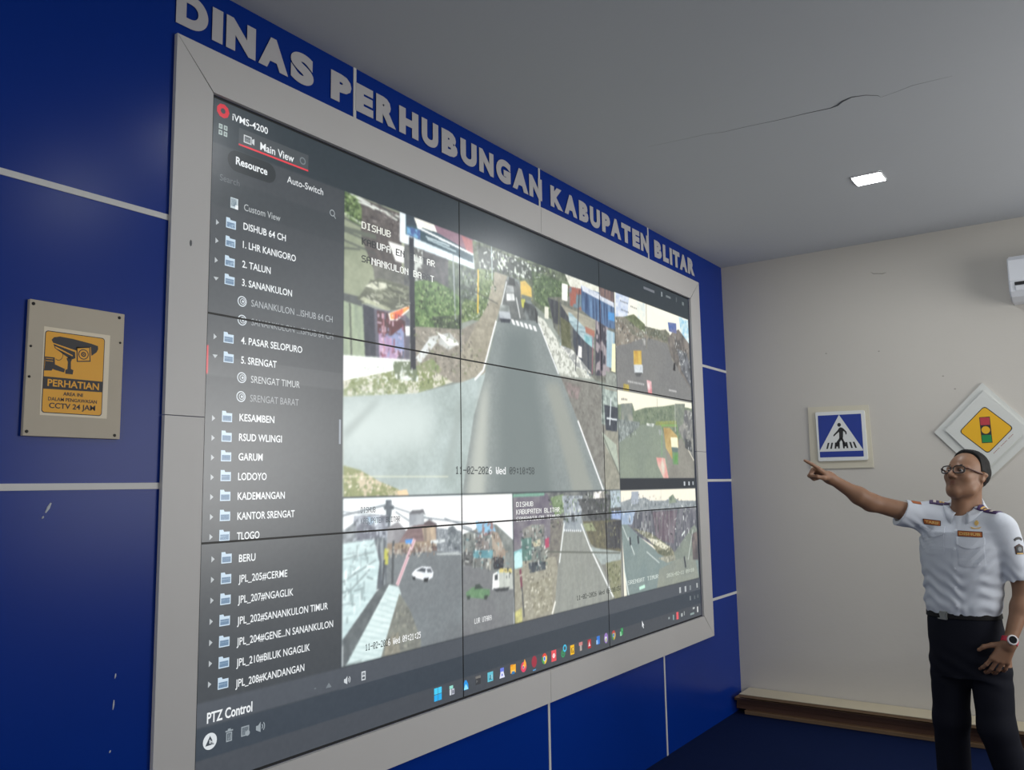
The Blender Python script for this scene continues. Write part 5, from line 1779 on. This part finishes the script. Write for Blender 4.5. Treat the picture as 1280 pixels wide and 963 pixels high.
# ---- hands
def hand(wr, F_, N_, T_, flex, spread, thumb, S=1.0, palm=.092):
    """wr wrist; F_ along the hand, N_ out of the palm, T_ to the thumb side; flex per finger (3 angles)"""
    F_, N_, T_ = unit(F_), unit(N_), unit(T_)
    B = lambda f, n, t: wr + (F_ * f32(f * S) + N_ * f32(n * S) + T_ * f32(t * S))
    fs = []
    base = [(.094, .030), (.097, .010), (.092, -.011), (.083, -.030)]
    L = [(.040, .025, .021), (.044, .029, .022), (.041, .027, .021), (.033, .020, .018)]
    rad = [.0088, .0090, .0085, .0075]
    slab = [cone(B(.006, .002, .016), B(*((base[0][0] - .006), .002, base[0][1] - .002)), .0145 * S, .0125 * S), cone(B(.006, .002, 0), B(.086, .003, .009), .016 * S, .0128 * S),
            cone(B(.006, .002, -.010), B(.082, .003, -.010), .015 * S, .0122 * S), cone(B(.006, .002, -.016), B(.074, .002, -.027), .0135 * S, .0112 * S)]
    fs.append(union(slab, .012 * S))
    tips = []
    for i in range(4):
        p = B(base[i][0] - .006, 0, base[i][1])
        a = math.radians(spread[i])
        d0 = F_ * math.cos(a) + T_ * math.sin(a)
        ang = 0
        seg = []
        r0 = rad[i] * S
        for j in range(3):
            ang += math.radians(flex[i][j])
            d = unit(d0 * math.cos(ang) + N_ * math.sin(ang))
            q = p + d * f32(L[i][j] * S)
            r1 = r0 * (.93 if j < 2 else .84)
            seg.append(cone(p, q, r0, r1))
            p, r0 = q, r1
        tips.append((p, d))
        fs.append(union(seg, .004))
    p = B(*thumb[0]); r0 = .0135 * S
    seg = []
    for k, (pt, r) in enumerate(zip(thumb[1:], (.0108, .0095, .0078))):
        q = B(*pt)
        seg.append(cone(p, q, r0, r * S)); p, r0 = q, r * S
    fs.append(union(seg, .006))
    return union(fs, .0065 * S), tips


rF = unit(R_TIP - R_WR)
rT = unit(np.cross((0, 0, 1), rF))
rN = -unit(np.cross(rF, rT)); rN = rN if rN[2] < 0 else -rN
RH, r_tips = hand(R_WR, rF, rN, rT, [(-2, 4, 3), (72, 92, 50), (78, 95, 52), (80, 95, 55)], [2, 0, -1, -3],
                  [(.018, .012, .020), (.050, .030, .038), (.084, .040, .034), (.104, .046, .014)], 1.0)
lF = unit(V3(-.46, -.08, -.88))
lN = V3(-.25, .96, .05); lN = unit(lN - lF * (lN @ lF))
lT = unit(np.cross(lF, lN)); lT = lT if lT[0] < 0 else -lT
LH, l_tips = hand(L_WR, lF, lN, lT, [(14, 22, 14), (16, 26, 16), (18, 28, 18), (22, 30, 20)], [9, 2, -4, -11],
                  [(.018, .006, .020), (.040, .010, .050), (.064, .014, .074), (.086, .018, .084)], 1.02)

arms = [union([cone(R_SH, R_EL, .048, .039), cone(R_EL, R_EL * .72 + R_WR * .28 + V3(.001, 0, -.003), .038, .0375),
               cone(R_EL * .72 + R_WR * .28 + V3(.001, 0, -.003), R_WR, .0370, .0225), cone(R_WR - V3(0, 0, .002), R_WR + rF * f32(.012), .0225, .0205)], .03),
        union([cone(L_SH, L_EL, .052, .041), cone(L_EL, L_EL * .68 + L_WR * .32 + V3(.004, 0, 0), .0395, .0400), cone(L_EL * .68 + L_WR * .32 + V3(.004, 0, 0), L_WR, .038, .0245),
               cone(L_WR, L_WR + lF * f32(.012), .0245, .022)], .02)]

# ---- legs (joints under the trousers)
R_HIP, R_KN, R_AN = V3(1.500, 2.950, .02), V3(1.482, 2.975, -.27), V3(1.462, 3.055, -.625)
L_HIP, L_KN, L_AN = V3(1.668, 2.925, .02), V3(1.672, 2.900, -.27), V3(1.752, 2.975, -.625)
legs = [cone(R_HIP, R_KN, .074, .054), cone(R_KN, R_AN, .054, .038), cone(L_HIP, L_KN, .074, .054), cone(L_KN, L_AN, .054, .038),
        cone(R_AN, R_AN + FWD * f32(.13) + V3(0, 0, -.045), .035, .026), cone(L_AN, L_AN + FWD * f32(.13) + V3(.02, 0, -.045), .035, .026)]
torso_skin = loft(TORSO)
shoulders = union([cone(NECK0 + V3(-.02, .01, -.022), R_SH + V3(.025, 0, .012), .050, .050), cone(NECK0 + V3(.02, .005, -.022), L_SH + V3(-.025, 0, .012), .050, .050)], .03)


def body_f(P):
    d = smin(torso_skin(P), shoulders(P), .05)
    for g in legs[:4]: d = smin(d, g(P), .03)
    for g in legs[4:]: d = smin(d, g(P), .015)
    for g in arms: d = smin(d, g(P), .03)
    d = smin(d, RH(P), .010)
    d = smin(d, LH(P), .010)
    return smin(d, head_f(P), .012)


man = empty('person', (1.60, 2.97, ZF), 'person in a pale blue uniform shirt and dark trousers pointing at the video wall', 'person')
M_skin = attr_mat('skin', rough=.48, spec=.35)
_bs = M_skin.node_tree.nodes['Principled BSDF']
_bs.inputs['Subsurface Weight'].default_value = .12
_bs.inputs['Subsurface Radius'].default_value = (.012, .005, .003)
_bs.inputs['Subsurface Scale'].default_value = .6

v, q = surface(body_f, (.93, 2.44, -.70), (1.93, 3.16, .99), .0034)
v = relax(v, q, 1, .4)
P = v.astype(f32)
SK = lin((136, 102, 80))
col = np.broadcast_to(SK, (len(v), 3)).copy()
n1 = wave(P, 60, 0, 3)[:, None] * .06 + wave(P, 190, 0, 4)[:, None] * .05
col *= 1 + n1
lp = np.clip(1 - lips(P) / .0022, 0, 1)[:, None] * (np.linalg.norm(P - H(.09, 0, -.06), axis=1) < .04)[:, None]
col = col * (1 - lp * .8) + lin((128, 76, 66)) * lp * .8
stub = np.clip(1 - np.abs(P - H(.066, 0, -.085)).max(1) / .05, 0, 1)[:, None]
col = col * (1 - .16 * np.clip(stub * 2, 0, 1))
for (p_, d_) in list(r_tips) + list(l_tips):          # nails
    w = np.clip(1 - np.linalg.norm(P - (p_ + d_ * f32(.004)), axis=1) / .007, 0, 1)[:, None]
    col = col * (1 - .35 * w) + lin((206, 160, 140)) * .35 * w
np_mesh('body', v, q, M_skin, man, col)

# ---- hair, eyebrows, eyes
hair_core = union([hell((-.026, 0, .053), (.1025, .0810, .087)), hell((.010, 0, .030), (.079, .0700, .076)), hell((-.055, 0, .030), (.065, .0710, .071))], .03)


def hloc(P): return ((P - HEADC) @ HR) / f32(HS)


def hair_f(P):
    q = hloc(P)
    f_, l_, u_ = q[:, 0], np.abs(q[:, 1]), q[:, 2]
    n = wave(P, 420, 0, 11) * .0010 + wave(P, 150, 1, 12) * .0012
    top = np.clip((u_ - .075) / .05, 0, 1)
    d = hair_core(P) + n - .007 * top
    # hair line: receding forehead, side burns in front of the ear, nape
    line = np.interp(u_, [-.09, -.055, -.03, -.012, .020, .045, .075, .098, .115, .16], [-.085, -.072, -.050, -.010, -.002, .004, .010, .018, .024, .030]).astype(f32)
    line = line + .004 * np.sin(u_ * 300) * 0 + np.where(u_ > .05, .016 * np.exp(-(l_ / .028) ** 2), 0)
    d = smax(d, f_ - line, .005)
    d = smax(d, -.075 - u_, .006)
    ear_gap = np.sqrt(((f_ + .016) / .024) ** 2 + ((u_ + .004) / .034) ** 2) - 1
    d = np.where(l_ > .045, smax(d, -ear_gap * .024, .004), d)
    return d


M_hair = mat('hair', (19, 18, 19), rough=.65, spec=.25, var=.3, vscale=200)
v, q = surface(hair_f, HEADC - V3(.15, .15, .12), HEADC + V3(.15, .15, .18), .0026)
np_mesh('hair', v, q, M_hair, man)
for s in (1, -1):
    b = union([hcone((.090, .014 * s, .0275), (.084, .030 * s, .034), .0034, .0036), hcone((.084, .030 * s, .034), (.068, .048 * s, .030), .0036, .0022)], .002)
    v, q = surface(lambda P: smax(b(P), -(head_f(P) + .0004), .001) if False else b(P), H(.078, .03 * s, .03) - V3(.05, .05, .03), H(.078, .03 * s, .03) + V3(.05, .05, .03), .0016)
    np_mesh('eyebrow', v, q, M_hair, man)
M_eye = mat('eye_white', (206, 200, 194), rough=.2)
M_iris = mat('iris', (34, 24, 20), rough=.2)
for s in (1, -1):
    e = MB()
    cpos = Vector(H(.0785, .031 * s, .005))
    bmesh.ops.create_uvsphere(e.bm, u_segments=20, v_segments=12, radius=.0100 * HS)
    for vv in e.bm.verts: vv.co += cpos
    for fce in e.bm.faces:
        c_ = (fce.calc_center_median() - cpos).normalized()
        gz = Vector(unit(HF + _l * f32(-.12)))
        fce.material_index = 1 if c_.dot(gz) > .86 else 0
    e.build('eye', [M_eye, M_iris], man, smooth=True)

# ---- glasses
M_gl = mat('glasses_frame', (24, 20, 22), rough=.3)
M_temple = mat('glasses_temple', (74, 36, 26), rough=.3)
M_lens = bpy.data.materials.new('lens_glass')
M_lens.use_nodes = True
_lb = M_lens.node_tree.nodes['Principled BSDF']
_lb.inputs['Transmission Weight'].default_value = 1.0
_lb.inputs['Roughness'].default_value = .02
_lb.inputs['IOR'].default_value = 1.08
_lb.inputs['Base Color'].default_value = (.93, .96, 1, 1)
gl = MB()
lens_out = {}
for s in (1, -1):
    pts = []
    for k in range(24):
        a = 2 * math.pi * k / 24
        ca, sa = math.cos(a), math.sin(a)
        e_ = 3.2
        x = math.copysign(abs(ca) ** (2 / e_), ca) * .0265
        z = math.copysign(abs(sa) ** (2 / e_), sa) * .0185
        l_ = .034 * s + x * s
        pts.append(Vector(H(.108 - .16 * abs(l_) ** 1.0 * abs(l_) / .06, l_, .004 + z - .10 * abs(0))))
    lens_out[s] = pts
    gl.tube(pts + [pts[0]], .0027, 8, caps=False)
gl.tube([Vector(H(.1075, .0095, .008)), Vector(H(.110, 0, .011)), Vector(H(.1075, -.0095, .008))], .0020, 8)
gobj = gl.build('glasses', M_gl, man, smooth=True)
for s in (1, -1):
    b = MB(); b.prism(lens_out[s], Vector(-HF) * .0012)
    b.build('lens', M_lens, gobj)
    b = MB(); b.tube([Vector(H(.0985, .0595 * s, .012)), Vector(H(.088, .071 * s, .013)), Vector(H(.03, .0795 * s, .014)), Vector(H(-.010, .083 * s, .016)), Vector(H(-.030, .083 * s, .004)), Vector(H(-.038, .080 * s, -.016))],
                     [.0036, .0042, .0040, .0034, .0028, .0022], 8)
    b.build('temple_arm', M_temple, gobj, smooth=True)

# ---- shirt
R_CUT = R_SH + (R_EL - R_SH) * f32(.46)
rCUT = unit(unit(R_EL - R_SH) + V3(0, 0, .22))
rA = unit(R_EL - R_SH)
L_CUT = L_SH + (L_EL - L_SH) * f32(.80)
lA = unit(L_EL - L_SH)
sleeveR = union([cone(R_SH + V3(.02, 0, -.006), R_SH + rA * f32(.19) + V3(0, 0, -.014), .064, .064)], .02)
sleeveL = union([cone(L_SH + V3(-.01, 0, 0), L_SH + lA * f32(.31), .064, .059)], .02)
shirt_t = loft(TORSO, .012)
shirt_sh = union([cone(NECK0 + V3(-.02, .01, -.026), R_SH + V3(.025, 0, .012), .058, .060), cone(NECK0 + V3(.02, .005, -.026), L_SH + V3(-.025, 0, .014), .058, .060)], .03)
armR_in = union([cone(R_SH, R_EL, .056, .049)], .01)
armL_in = union([cone(L_SH, L_EL, .0545, .047)], .01)
BELT_Z = .250


def shirt_base(P):
    d = smin(shirt_t(P), shirt_sh(P), .05)
    a = np.maximum(sleeveR(P), (P - R_CUT) @ rCUT)
    a = np.maximum(a, -armR_in(P) - np.where((P - R_CUT) @ rCUT > -.03, 0, 1))
    d = smin(d, a, .035)
    a = np.maximum(sleeveL(P), (P - L_CUT) @ lA)
    a = np.maximum(a, -armL_in(P) - np.where((P - L_CUT) @ lA > -.03, 0, 1))
    return smin(d, a, .018)


def folds(P):
    q = P - TC
    x, y, z = q @ LAT, q @ FWD, P[:, 2]
    front = np.clip(y / .06 + .4, 0, 1)
    low = np.exp(-((z - .33) / .085) ** 2)
    t1 = z + .38 * x + .028 * np.sin(x * 26 + 1.1) + .010 * np.sin(x * 60)
    f = low * np.sin(t1 * 105) * .0042
    t2 = z - .55 * x + .02 * np.sin(x * 31)
    f += np.exp(-((z - .46) / .07) ** 2) * np.exp(-((x - .10) / .07) ** 2) * np.sin(t2 * 120 + .7) * .0035
    t3 = z * .9 + 1.0 * x
    f += np.exp(-((z - .58) / .06) ** 2) * np.exp(-((x + .15) / .05) ** 2) * np.sin(t3 * 130) * .004
    tight = np.exp(-((z - .245) / .03) ** 2)
    f += tight * np.sin(x * 150 + 2 * np.sin(x * 37)) * .0012 - np.exp(-((z - .262) / .028) ** 2) * .006
    f = f * (.35 + .65 * front)
    f += wave(P, 55, 0, 21) * .0022 + wave(P, 26, 2, 22) * .0022
    return f


def shirt_f(P):
    d = shirt_base(P) + folds(P)
    d = np.maximum(d, BELT_Z - .03 - P[:, 2])
    pl = .0016 * np.exp(-(((P - TC) @ LAT - np.interp(P[:, 2], TORSO[:, 0], TORSO[:, 1])) / .013) ** 4) * (((P - TC) @ FWD) > 0.02)     # button placket
    d = d - pl
    return smax(d, -(neck(P) - .004 + np.where(P[:, 2] > .66, 0, .2)), .004)


M_shirt = mat('shirt_cloth', (198, 203, 212), rough=.85, spec=.2, var=.03, vscale=30, bump=.08, bscale=900)
v, q = surface(shirt_f, (1.25, 2.70, .17), (1.92, 3.12, .78), .0034)
shirt = np_mesh('shirt', v, q, M_shirt, man)


def press(p, d, f=shirt_f, far=.4):
    """move points p along d until they meet the surface"""
    p = np.array(p, f32).reshape(-1, 3)
    d = np.asarray(d, f32)
    t = np.zeros(len(p), f32)
    for _ in range(60):
        s = f(p + t[:, None] * d)
        t += np.clip(s, -.02, .03) * .8
    return p + t[:, None] * d


def patch(name, out2, c, right, up, d, m, parent, th=.0016, lift=.0006, sub=7, mi=None):
    """cloth badge: outline out2 (local metres about c) pressed onto the shirt along d"""
    right, up, d = unit(right), unit(up), unit(d)
    bm = bmesh.new()
    f0 = bm.faces.new([bm.verts.new(Vector((x, y, 0))) for x, y in out2])
    bmesh.ops.triangulate(bm, faces=[f0])
    bmesh.ops.subdivide_edges(bm, edges=bm.edges[:], cuts=sub, use_grid_fill=True)
    bmesh.ops.triangulate(bm, faces=bm.faces[:])
    X = np.array([v_.co[:] for v_ in bm.verts], f32)
    T_ = np.array([[v_.index for v_ in f_.verts] for f_ in bm.faces]) if bm.verts.index_update() is None else None
    edges = [tuple(v_.index for v_ in e_.verts) for e_ in bm.edges if len(e_.link_faces) == 1]
    bm.free()
    W = np.asarray(c, f32) + X[:, :1] * right + X[:, 1:2] * up - d * f32(.15)
    S_ = press(W, d)
    top = S_ - d * f32(lift + th)
    bot = S_ - d * f32(lift * .0) + d * f32(.001)
    n = len(X)
    F_ = [tuple(t) for t in T_] + [tuple(n + k for k in t[::-1]) for t in T_]
    for i, j in edges: F_.append((i, j, n + j, n + i))
    me = bpy.data.meshes.new(name)
    me.from_pydata([tuple(map(float, p)) for p in np.concatenate([top, bot])], [], [tuple(int(k) for k in f_) for f_ in F_])
    o = link_mesh(name, me, m, parent)
    b_ = bmesh.new(); b_.from_mesh(me); bmesh.ops.recalc_face_normals(b_, faces=b_.faces); b_.to_mesh(me); b_.free()
    return o


def stext(name, s, c, right, up, d, w, h, m, parent, lift=.0035, bold=.03):
    v_, t_ = text_tris(s, bold)
    lo, hi = v_.min(0), v_.max(0)
    X = (v_ - (lo + hi) / 2) / (hi - lo) * np.array((w, h))
    right, up, d = unit(right), unit(up), unit(d)
    W = np.asarray(c, f32) + X[:, :1].astype(f32) * right + X[:, 1:2].astype(f32) * up - d * f32(.15)
    S_ = press(W, d) - d * f32(lift)
    F_ = [tuple(int(k) for k in t) for t in t_]
    me = bpy.data.meshes.new(name)
    me.from_pydata([tuple(map(float, p)) for p in S_], [], F_)
    return link_mesh(name, me, m, parent)


def rc(w, h, r=.003): return rpoly([(-w / 2, -h / 2), (w / 2, -h / 2), (w / 2, h / 2), (-w / 2, h / 2)], r, 2)


UP = V3(0, 0, 1)
BACK = -FWD
M_tag = mat('name_tape', (168, 92, 44), rough=.7)
M_tagdark = mat('tape_border', (70, 40, 30), rough=.7)
M_gold = mat('gold_thread', (206, 170, 96), rough=.5)
M_purple = mat('epaulette_purple', (58, 36, 84), rough=.6)
M_silver = mat('silver_bar', (206, 196, 190), rough=.4)


def chest(x, z): return TC + LAT * f32(x) + FWD * f32(.1) + V3(0, 0, z)


slope = unit(LAT + V3(0, 0, -.10))
for nm, x, z, w, txt, sl in (('name_tape', -.088, .632, .070, 'TARIF', -.30), ('unit_tape', .070, .584, .098, 'DISHUB', -.10)):
    rt = unit(LAT + V3(0, 0, sl * .5))
    b = patch(nm, rc(w, .026), chest(x, z), rt, UP, BACK, M_tagdark, shirt)
    patch('tape_field', rc(w - .006, .020), chest(x, z), rt, UP, BACK, M_tag, b, lift=.0022, th=.0006)
    stext('lettering', txt, chest(x, z), rt, UP, BACK, w - .016, .012, M_gold, b, lift=.0038)


# breast pockets with flaps
def flap(w, h): return [(-w / 2, h * .5), (-w / 2, -h * .10), (-w * .36, -h * .34), (-w * .12, -h * .5), (w * .12, -h * .5), (w * .36, -h * .34), (w / 2, -h * .10), (w / 2, h * .5)]


for x, z in ((-.088, .592), (.072, .545)):
    p = patch('breast_pocket', rpoly([(-.050, -.105), (.050, -.105), (.050, .02), (-.050, .02)], .014, 3), chest(x, z), LAT, UP, BACK, M_shirt, shirt, th=.0022)
    patch('pocket_flap', flap(.108, .048), chest(x, z), LAT, UP, BACK, M_shirt, p, lift=.0034, th=.0048)
# buttons down the placket
M_btn = mat('button', (214, 218, 226), rough=.35)
for z in (.60, .515, .43, .345, .262):
    patch('button', [(.0052 * math.cos(a), .0052 * math.sin(a)) for a in np.linspace(0, 2 * math.pi, 12, endpoint=False)], chest(float(np.interp(z, TORSO[:, 0], TORSO[:, 1])), z), LAT, UP, BACK, M_btn, shirt, th=.003, sub=1)
# gold emblem over the unit tape
b = patch('gold_emblem', [(.010 * math.cos(a) * (1 if k % 2 else .72), .012 * math.sin(a) * (1 if k % 2 else .72)) for k, a in enumerate(np.linspace(0, 2 * math.pi, 16, endpoint=False))], chest(.094, .632), LAT, UP, BACK, M_gold, shirt, th=.003, sub=1)
patch('emblem_wing', [(-.022, .003), (-.006, -.002), (.006, -.002), (.022, .003), (.014, -.006), (-.014, -.006)], chest(.092, .613), LAT, UP, BACK, M_gold, b, sub=2)

# shoulder boards
for s, shp_, a0, a1 in ((1, L_SH, .20, .92), (-1, R_SH, .22, .86)):
    pa = NECK0 + (shp_ - NECK0) * f32(a0); pb = NECK0 + (shp_ - NECK0) * f32(a1)
    c = (pa + pb) / 2 + FWD * f32(.020) + V3(0, 0, .08)
    rt = unit(pb - pa)
    dn = unit(V3(0, 0, -1) + BACK * f32(.55))
    up_ = unit(np.cross(dn, rt)); up_ = up_ if (up_ @ BACK) > 0 else -up_
    Lg = float(np.linalg.norm(pb - pa))
    o = patch('epaulette', [(-Lg / 2, -.018), (-Lg / 2 + .012, -.027), (Lg / 2, -.029), (Lg / 2, .029), (-Lg / 2 + .012, .027), (-Lg / 2, .018)], c, rt, up_, dn, M_purple, shirt, th=.004, lift=.0012)
    for k, (xo, w, m_) in enumerate(((-.006, .008, M_gold), (.006, .008, M_gold), (.031, .012, M_silver))):
        patch('rank_bar', [(-w / 2, -.020), (w / 2, -.020), (w / 2, .020), (-w / 2, .020)], c + rt * f32(xo * Lg / .11), rt, up_, dn, m_, o, th=.0012, lift=.0052, sub=2)
    patch('epaulette_button', [(.007 * math.cos(a), .007 * math.sin(a)) for a in np.linspace(0, 2 * math.pi, 12, endpoint=False)], c - rt * f32(Lg * .34), rt, up_, dn, M_silver, o, th=.003, lift=.0052, sub=1)

# sleeve badges
out = unit(LAT * f32(.75) + FWD * f32(.66))
rt = unit(np.cross(UP, out)); rt = rt if rt[0] > 0 else -rt
c = L_SH + lA * f32(.078) + out * f32(.06)
o = patch('sleeve_badge', [(-.022, .014), (0, .026), (.022, .014), (.018, -.020), (-.018, -.020)], c + V3(0, 0, -.012), rt, UP, -out, M_tagdark, shirt)
patch('badge_field', [(-.018, .012), (0, .021), (.018, .012), (.015, -.012), (-.015, -.012)], c + V3(0, 0, -.012), rt, UP, -out, M_sblack, o, lift=.0022, th=.0006)
patch('badge_ring', [(.0095 * math.cos(a), .0095 * math.sin(a)) for a in np.linspace(0, 2 * math.pi, 16, endpoint=False)], c + V3(0, 0, -.009), rt, UP, -out, mat('badge_grey', (120, 124, 128), rough=.6), o, lift=.0030, th=.0006, sub=2)
patch('badge_scroll', [(-.015, -.014), (.015, -.014), (.014, -.019), (-.014, -.019)], c + V3(0, 0, -.012), rt, UP, -out, M_gold, o, lift=.0026, th=.0006, sub=2)
arc = [(.030 * math.sin(a), .030 * math.cos(a) - .012) for a in np.radians([-48, -24, 0, 24, 48])] + [(.019 * math.sin(a) * 1.25, .019 * math.cos(a) - .012) for a in np.radians([52, 26, 0, -26, -52])]
patch('sleeve_tab', arc, c + V3(0, 0, .026), rt, UP, -out, M_sblack, shirt)
cR = R_SH + rA * f32(.055)
outR = unit(V3(.25, -.5, 1.0))
patch('sleeve_badge', [(-.020, -.014), (.020, -.014), (.022, .010), (0, .018), (-.022, .010)], cR + outR * f32(.07), -rA, unit(np.cross(outR, -rA)), -outR, M_tag, shirt)

# ---- collar
cb = MB()
NA = unit(H(-.030, 0, -.030) - NECK0)
NC = NECK0 + NA * f32(.022)
e1 = unit(FWD - NA * (FWD @ NA)); e2 = unit(np.cross(NA, e1))
rows = []
nseg = 44


def on_shirt(dirv, r):
    p0 = NC + dirv * f32(r) + NA * f32(.10)
    return float((press([p0], -NA)[0] - NC) @ NA)


for i in range(nseg + 1):
    a = math.radians(16 + 328 * i / nseg)
    fr = abs(math.cos(a / 2))                # 1 at the front ends, 0 at the nape
    dirv = e1 * math.cos(a) + e2 * math.sin(a)
    fp = max(0.0, (fr - .45) / .55)
    top = .092 - .080 * (.5 + .5 * math.cos(a)) ** .8
    ro = .088 + .026 * fp ** 3
    hs = on_shirt(dirv, ro)
    hm = on_shirt(dirv, (.074 + ro) / 2)
    lo_ = min(hm + .010, top - .004)
    prof = [(.0600, top - .060), (.0610, top - .025), (.0620, top - .004), (.0655, top), (.0700, top - .004), (.070 * .45 + ro * .55, hm * .5 + top * .5 - .002), (ro, hs + .0045)]
    rows.append([cb.bm.verts.new(Vector(NC + dirv * f32(r) + NA * f32(h))) for r, h in prof])
for a, b in zip(rows[:-1], rows[1:]):
    for k in range(6): cb.bm.faces.new([a[k], a[k + 1], b[k + 1], b[k]])
col_o = cb.build('collar', M_shirt, shirt, smooth=True)
sm = col_o.modifiers.new('thickness', 'SOLIDIFY'); sm.thickness = .003; sm.offset = 0

# ---- trousers, belt, shoes
pel = np.array([(-.055, 0, -.020, .130, .105), (.02, -.006, -.022, .150, .120), (.10, -.010, -.018, .154, .121), (.18, -.013, -.012, .148, .115), (.235, -.013, -.010, .144, .110)], f32)
pelvis = loft(pel, .006)
tl = [union([cone(R_HIP + V3(0, 0, -.02), R_KN, .090, .074), cone(R_KN, R_AN + V3(0, 0, .012), .074, .072)], .03),
      union([cone(L_HIP + V3(-.006, 0, -.02), L_KN, .088, .074), cone(L_KN, L_AN + V3(0, 0, .012), .074, .071)], .03)]


def trous_f(P):
    d = smin(pelvis(P), smin(tl[0](P), tl[1](P), .030), .022)
    z = P[:, 2]
    f = wave(P, 40, 0, 31) * .0025 + np.exp(-((z + .02) / .08) ** 2) * np.sin((z + .5 * ((P - TC) @ LAT)) * 90) * .0022
    f += np.exp(-((z + .60) / .06) ** 2) * np.sin(z * 150 + P[:, 0] * 40) * .003
    d = d + f
    d = np.maximum(d, z - .236)
    return np.maximum(d, -.652 - z)


M_trous = mat('trouser_cloth', (18, 20, 30), rough=.85, spec=.2, var=.08, vscale=40, bump=.06, bscale=800)
v, q = surface(trous_f, (1.34, 2.72, -.70), (1.90, 3.14, .28), .0045)
tro = np_mesh('trousers', v, q, M_trous, man)
# slanted side pocket seam on his left
M_belt = mat('belt_leather', (16, 15, 17), rough=.6, spec=.25)


def belt_f(P):
    d = np.abs(pelvis(P) - .0015) - .0022
    return smax(d, np.abs(P[:, 2] - .216) - .014, .002)


v, q = surface(belt_f, (1.36, 2.74, .19), (1.82, 3.10, .26), .0028)
belt = np_mesh('belt', v, q, M_belt, man)
bn = unit(FWD * f32(.86) - LAT * f32(.51))
bt = unit(np.cross(bn, (0, 0, 1)))
bc = press([TC + LAT * f32(-.013) + bn * f32(.30) + V3(0, 0, .216)], -bn, pelvis)[0]
MBk = MB()
Mx = Matrix((tuple(bt) + (0,), tuple(bn) + (0,), (0, 0, 1, 0), (0, 0, 0, 1))).transposed(); Mx.translation = Vector(bc)
MBk.box((-.023, -.001, -.015), (.023, .007, .015), .003, M=Mx)
MBk.build('belt_buckle', mat('buckle_metal', (150, 152, 150), rough=.25, metal=.9), belt)
M_shoe = mat('shoe_leather', (18, 17, 17), rough=.3)
for an, sx in ((R_AN, -.01), (L_AN, .03)):
    d_ = unit(FWD + V3(sx * 6 * .2, 0, 0))
    heel, ball, toe = an - d_ * f32(.045), an + d_ * f32(.09), an + d_ * f32(.15)
    zf = ZF
    sh = union([cone((*heel[:2], zf + .040), (*an[:2], zf + .062), .036, .040), cone((*heel[:2], zf + .036), (*ball[:2], zf + .036), .036, .042), cone((*ball[:2], zf + .034), (*toe[:2], zf + .028), .042, .030)], .03)
    v, q = surface(lambda P: smax(sh(P), zf + .001 - P[:, 2], .004), V3(*an[:2], 0) + V3(-.26, -.26, zf - .01), V3(*an[:2], 0) + V3(.26, .26, zf + .14), .005)
    np_mesh('shoe', v, q, M_shoe, man)

# ---- wrist watch on his left wrist
wa = unit(L_WR - L_EL)
wc = L_WR - wa * f32(.010)
wo = -lN; wo = unit(wo - wa * (wo @ wa)); ws_ = unit(np.cross(wa, wo))
fs_arm = arms[1]
bnd = MB()
ring = []
for k in range(33):
    a = 2 * math.pi * k / 32
    dv = wo * f32(math.cos(a)) + ws_ * f32(math.sin(a))
    pp_ = press([wc + dv * f32(.08)], -dv, lambda P: smin(fs_arm(P), LH(P), .010))[0]
    ring.append((pp_, dv))
for (p0, d0), (p1, d1) in zip(ring[:-1], ring[1:]):
    vs = []
    for p_, d_ in ((p0, d0), (p1, d1)):
        for h_, o_ in ((-.011, .0003), (.011, .0003), (.011, .0036), (-.011, .0036)):
            vs.append(bnd.bm.verts.new(Vector(p_ + wa * f32(h_) + d_ * f32(o_))))
    for i in range(4): bnd.bm.faces.new([vs[i], vs[(i + 1) % 4], vs[4 + (i + 1) % 4], vs[4 + i]])
bmesh.ops.remove_doubles(bnd.bm, verts=bnd.bm.verts, dist=.00005)
wdir = unit(wo * f32(.85) + ws_ * f32(0.0))
p_top = ring[0][0]
watch = bnd.build('wristwatch', mat('watch_strap', (192, 44, 66), rough=.5), man)
b = MB()
b.tube([Vector(p_top + wo * f32(.0010)), Vector(p_top + wo * f32(.0035)), Vector(p_top + wo * f32(.0105)), Vector(p_top + wo * f32(.0125))], [.0195, .0215, .0215, .0190], 32)
b.build('watch_case', mat('watch_case', (206, 204, 206), rough=.3), watch, smooth=False)
b = MB(); b.tube([Vector(p_top + wo * f32(.0120)), Vector(p_top + wo * f32(.0132))], [.0160, .0155], 32)
b.build('watch_dial', mat('watch_dial', (22, 24, 28), rough=.15), watch)
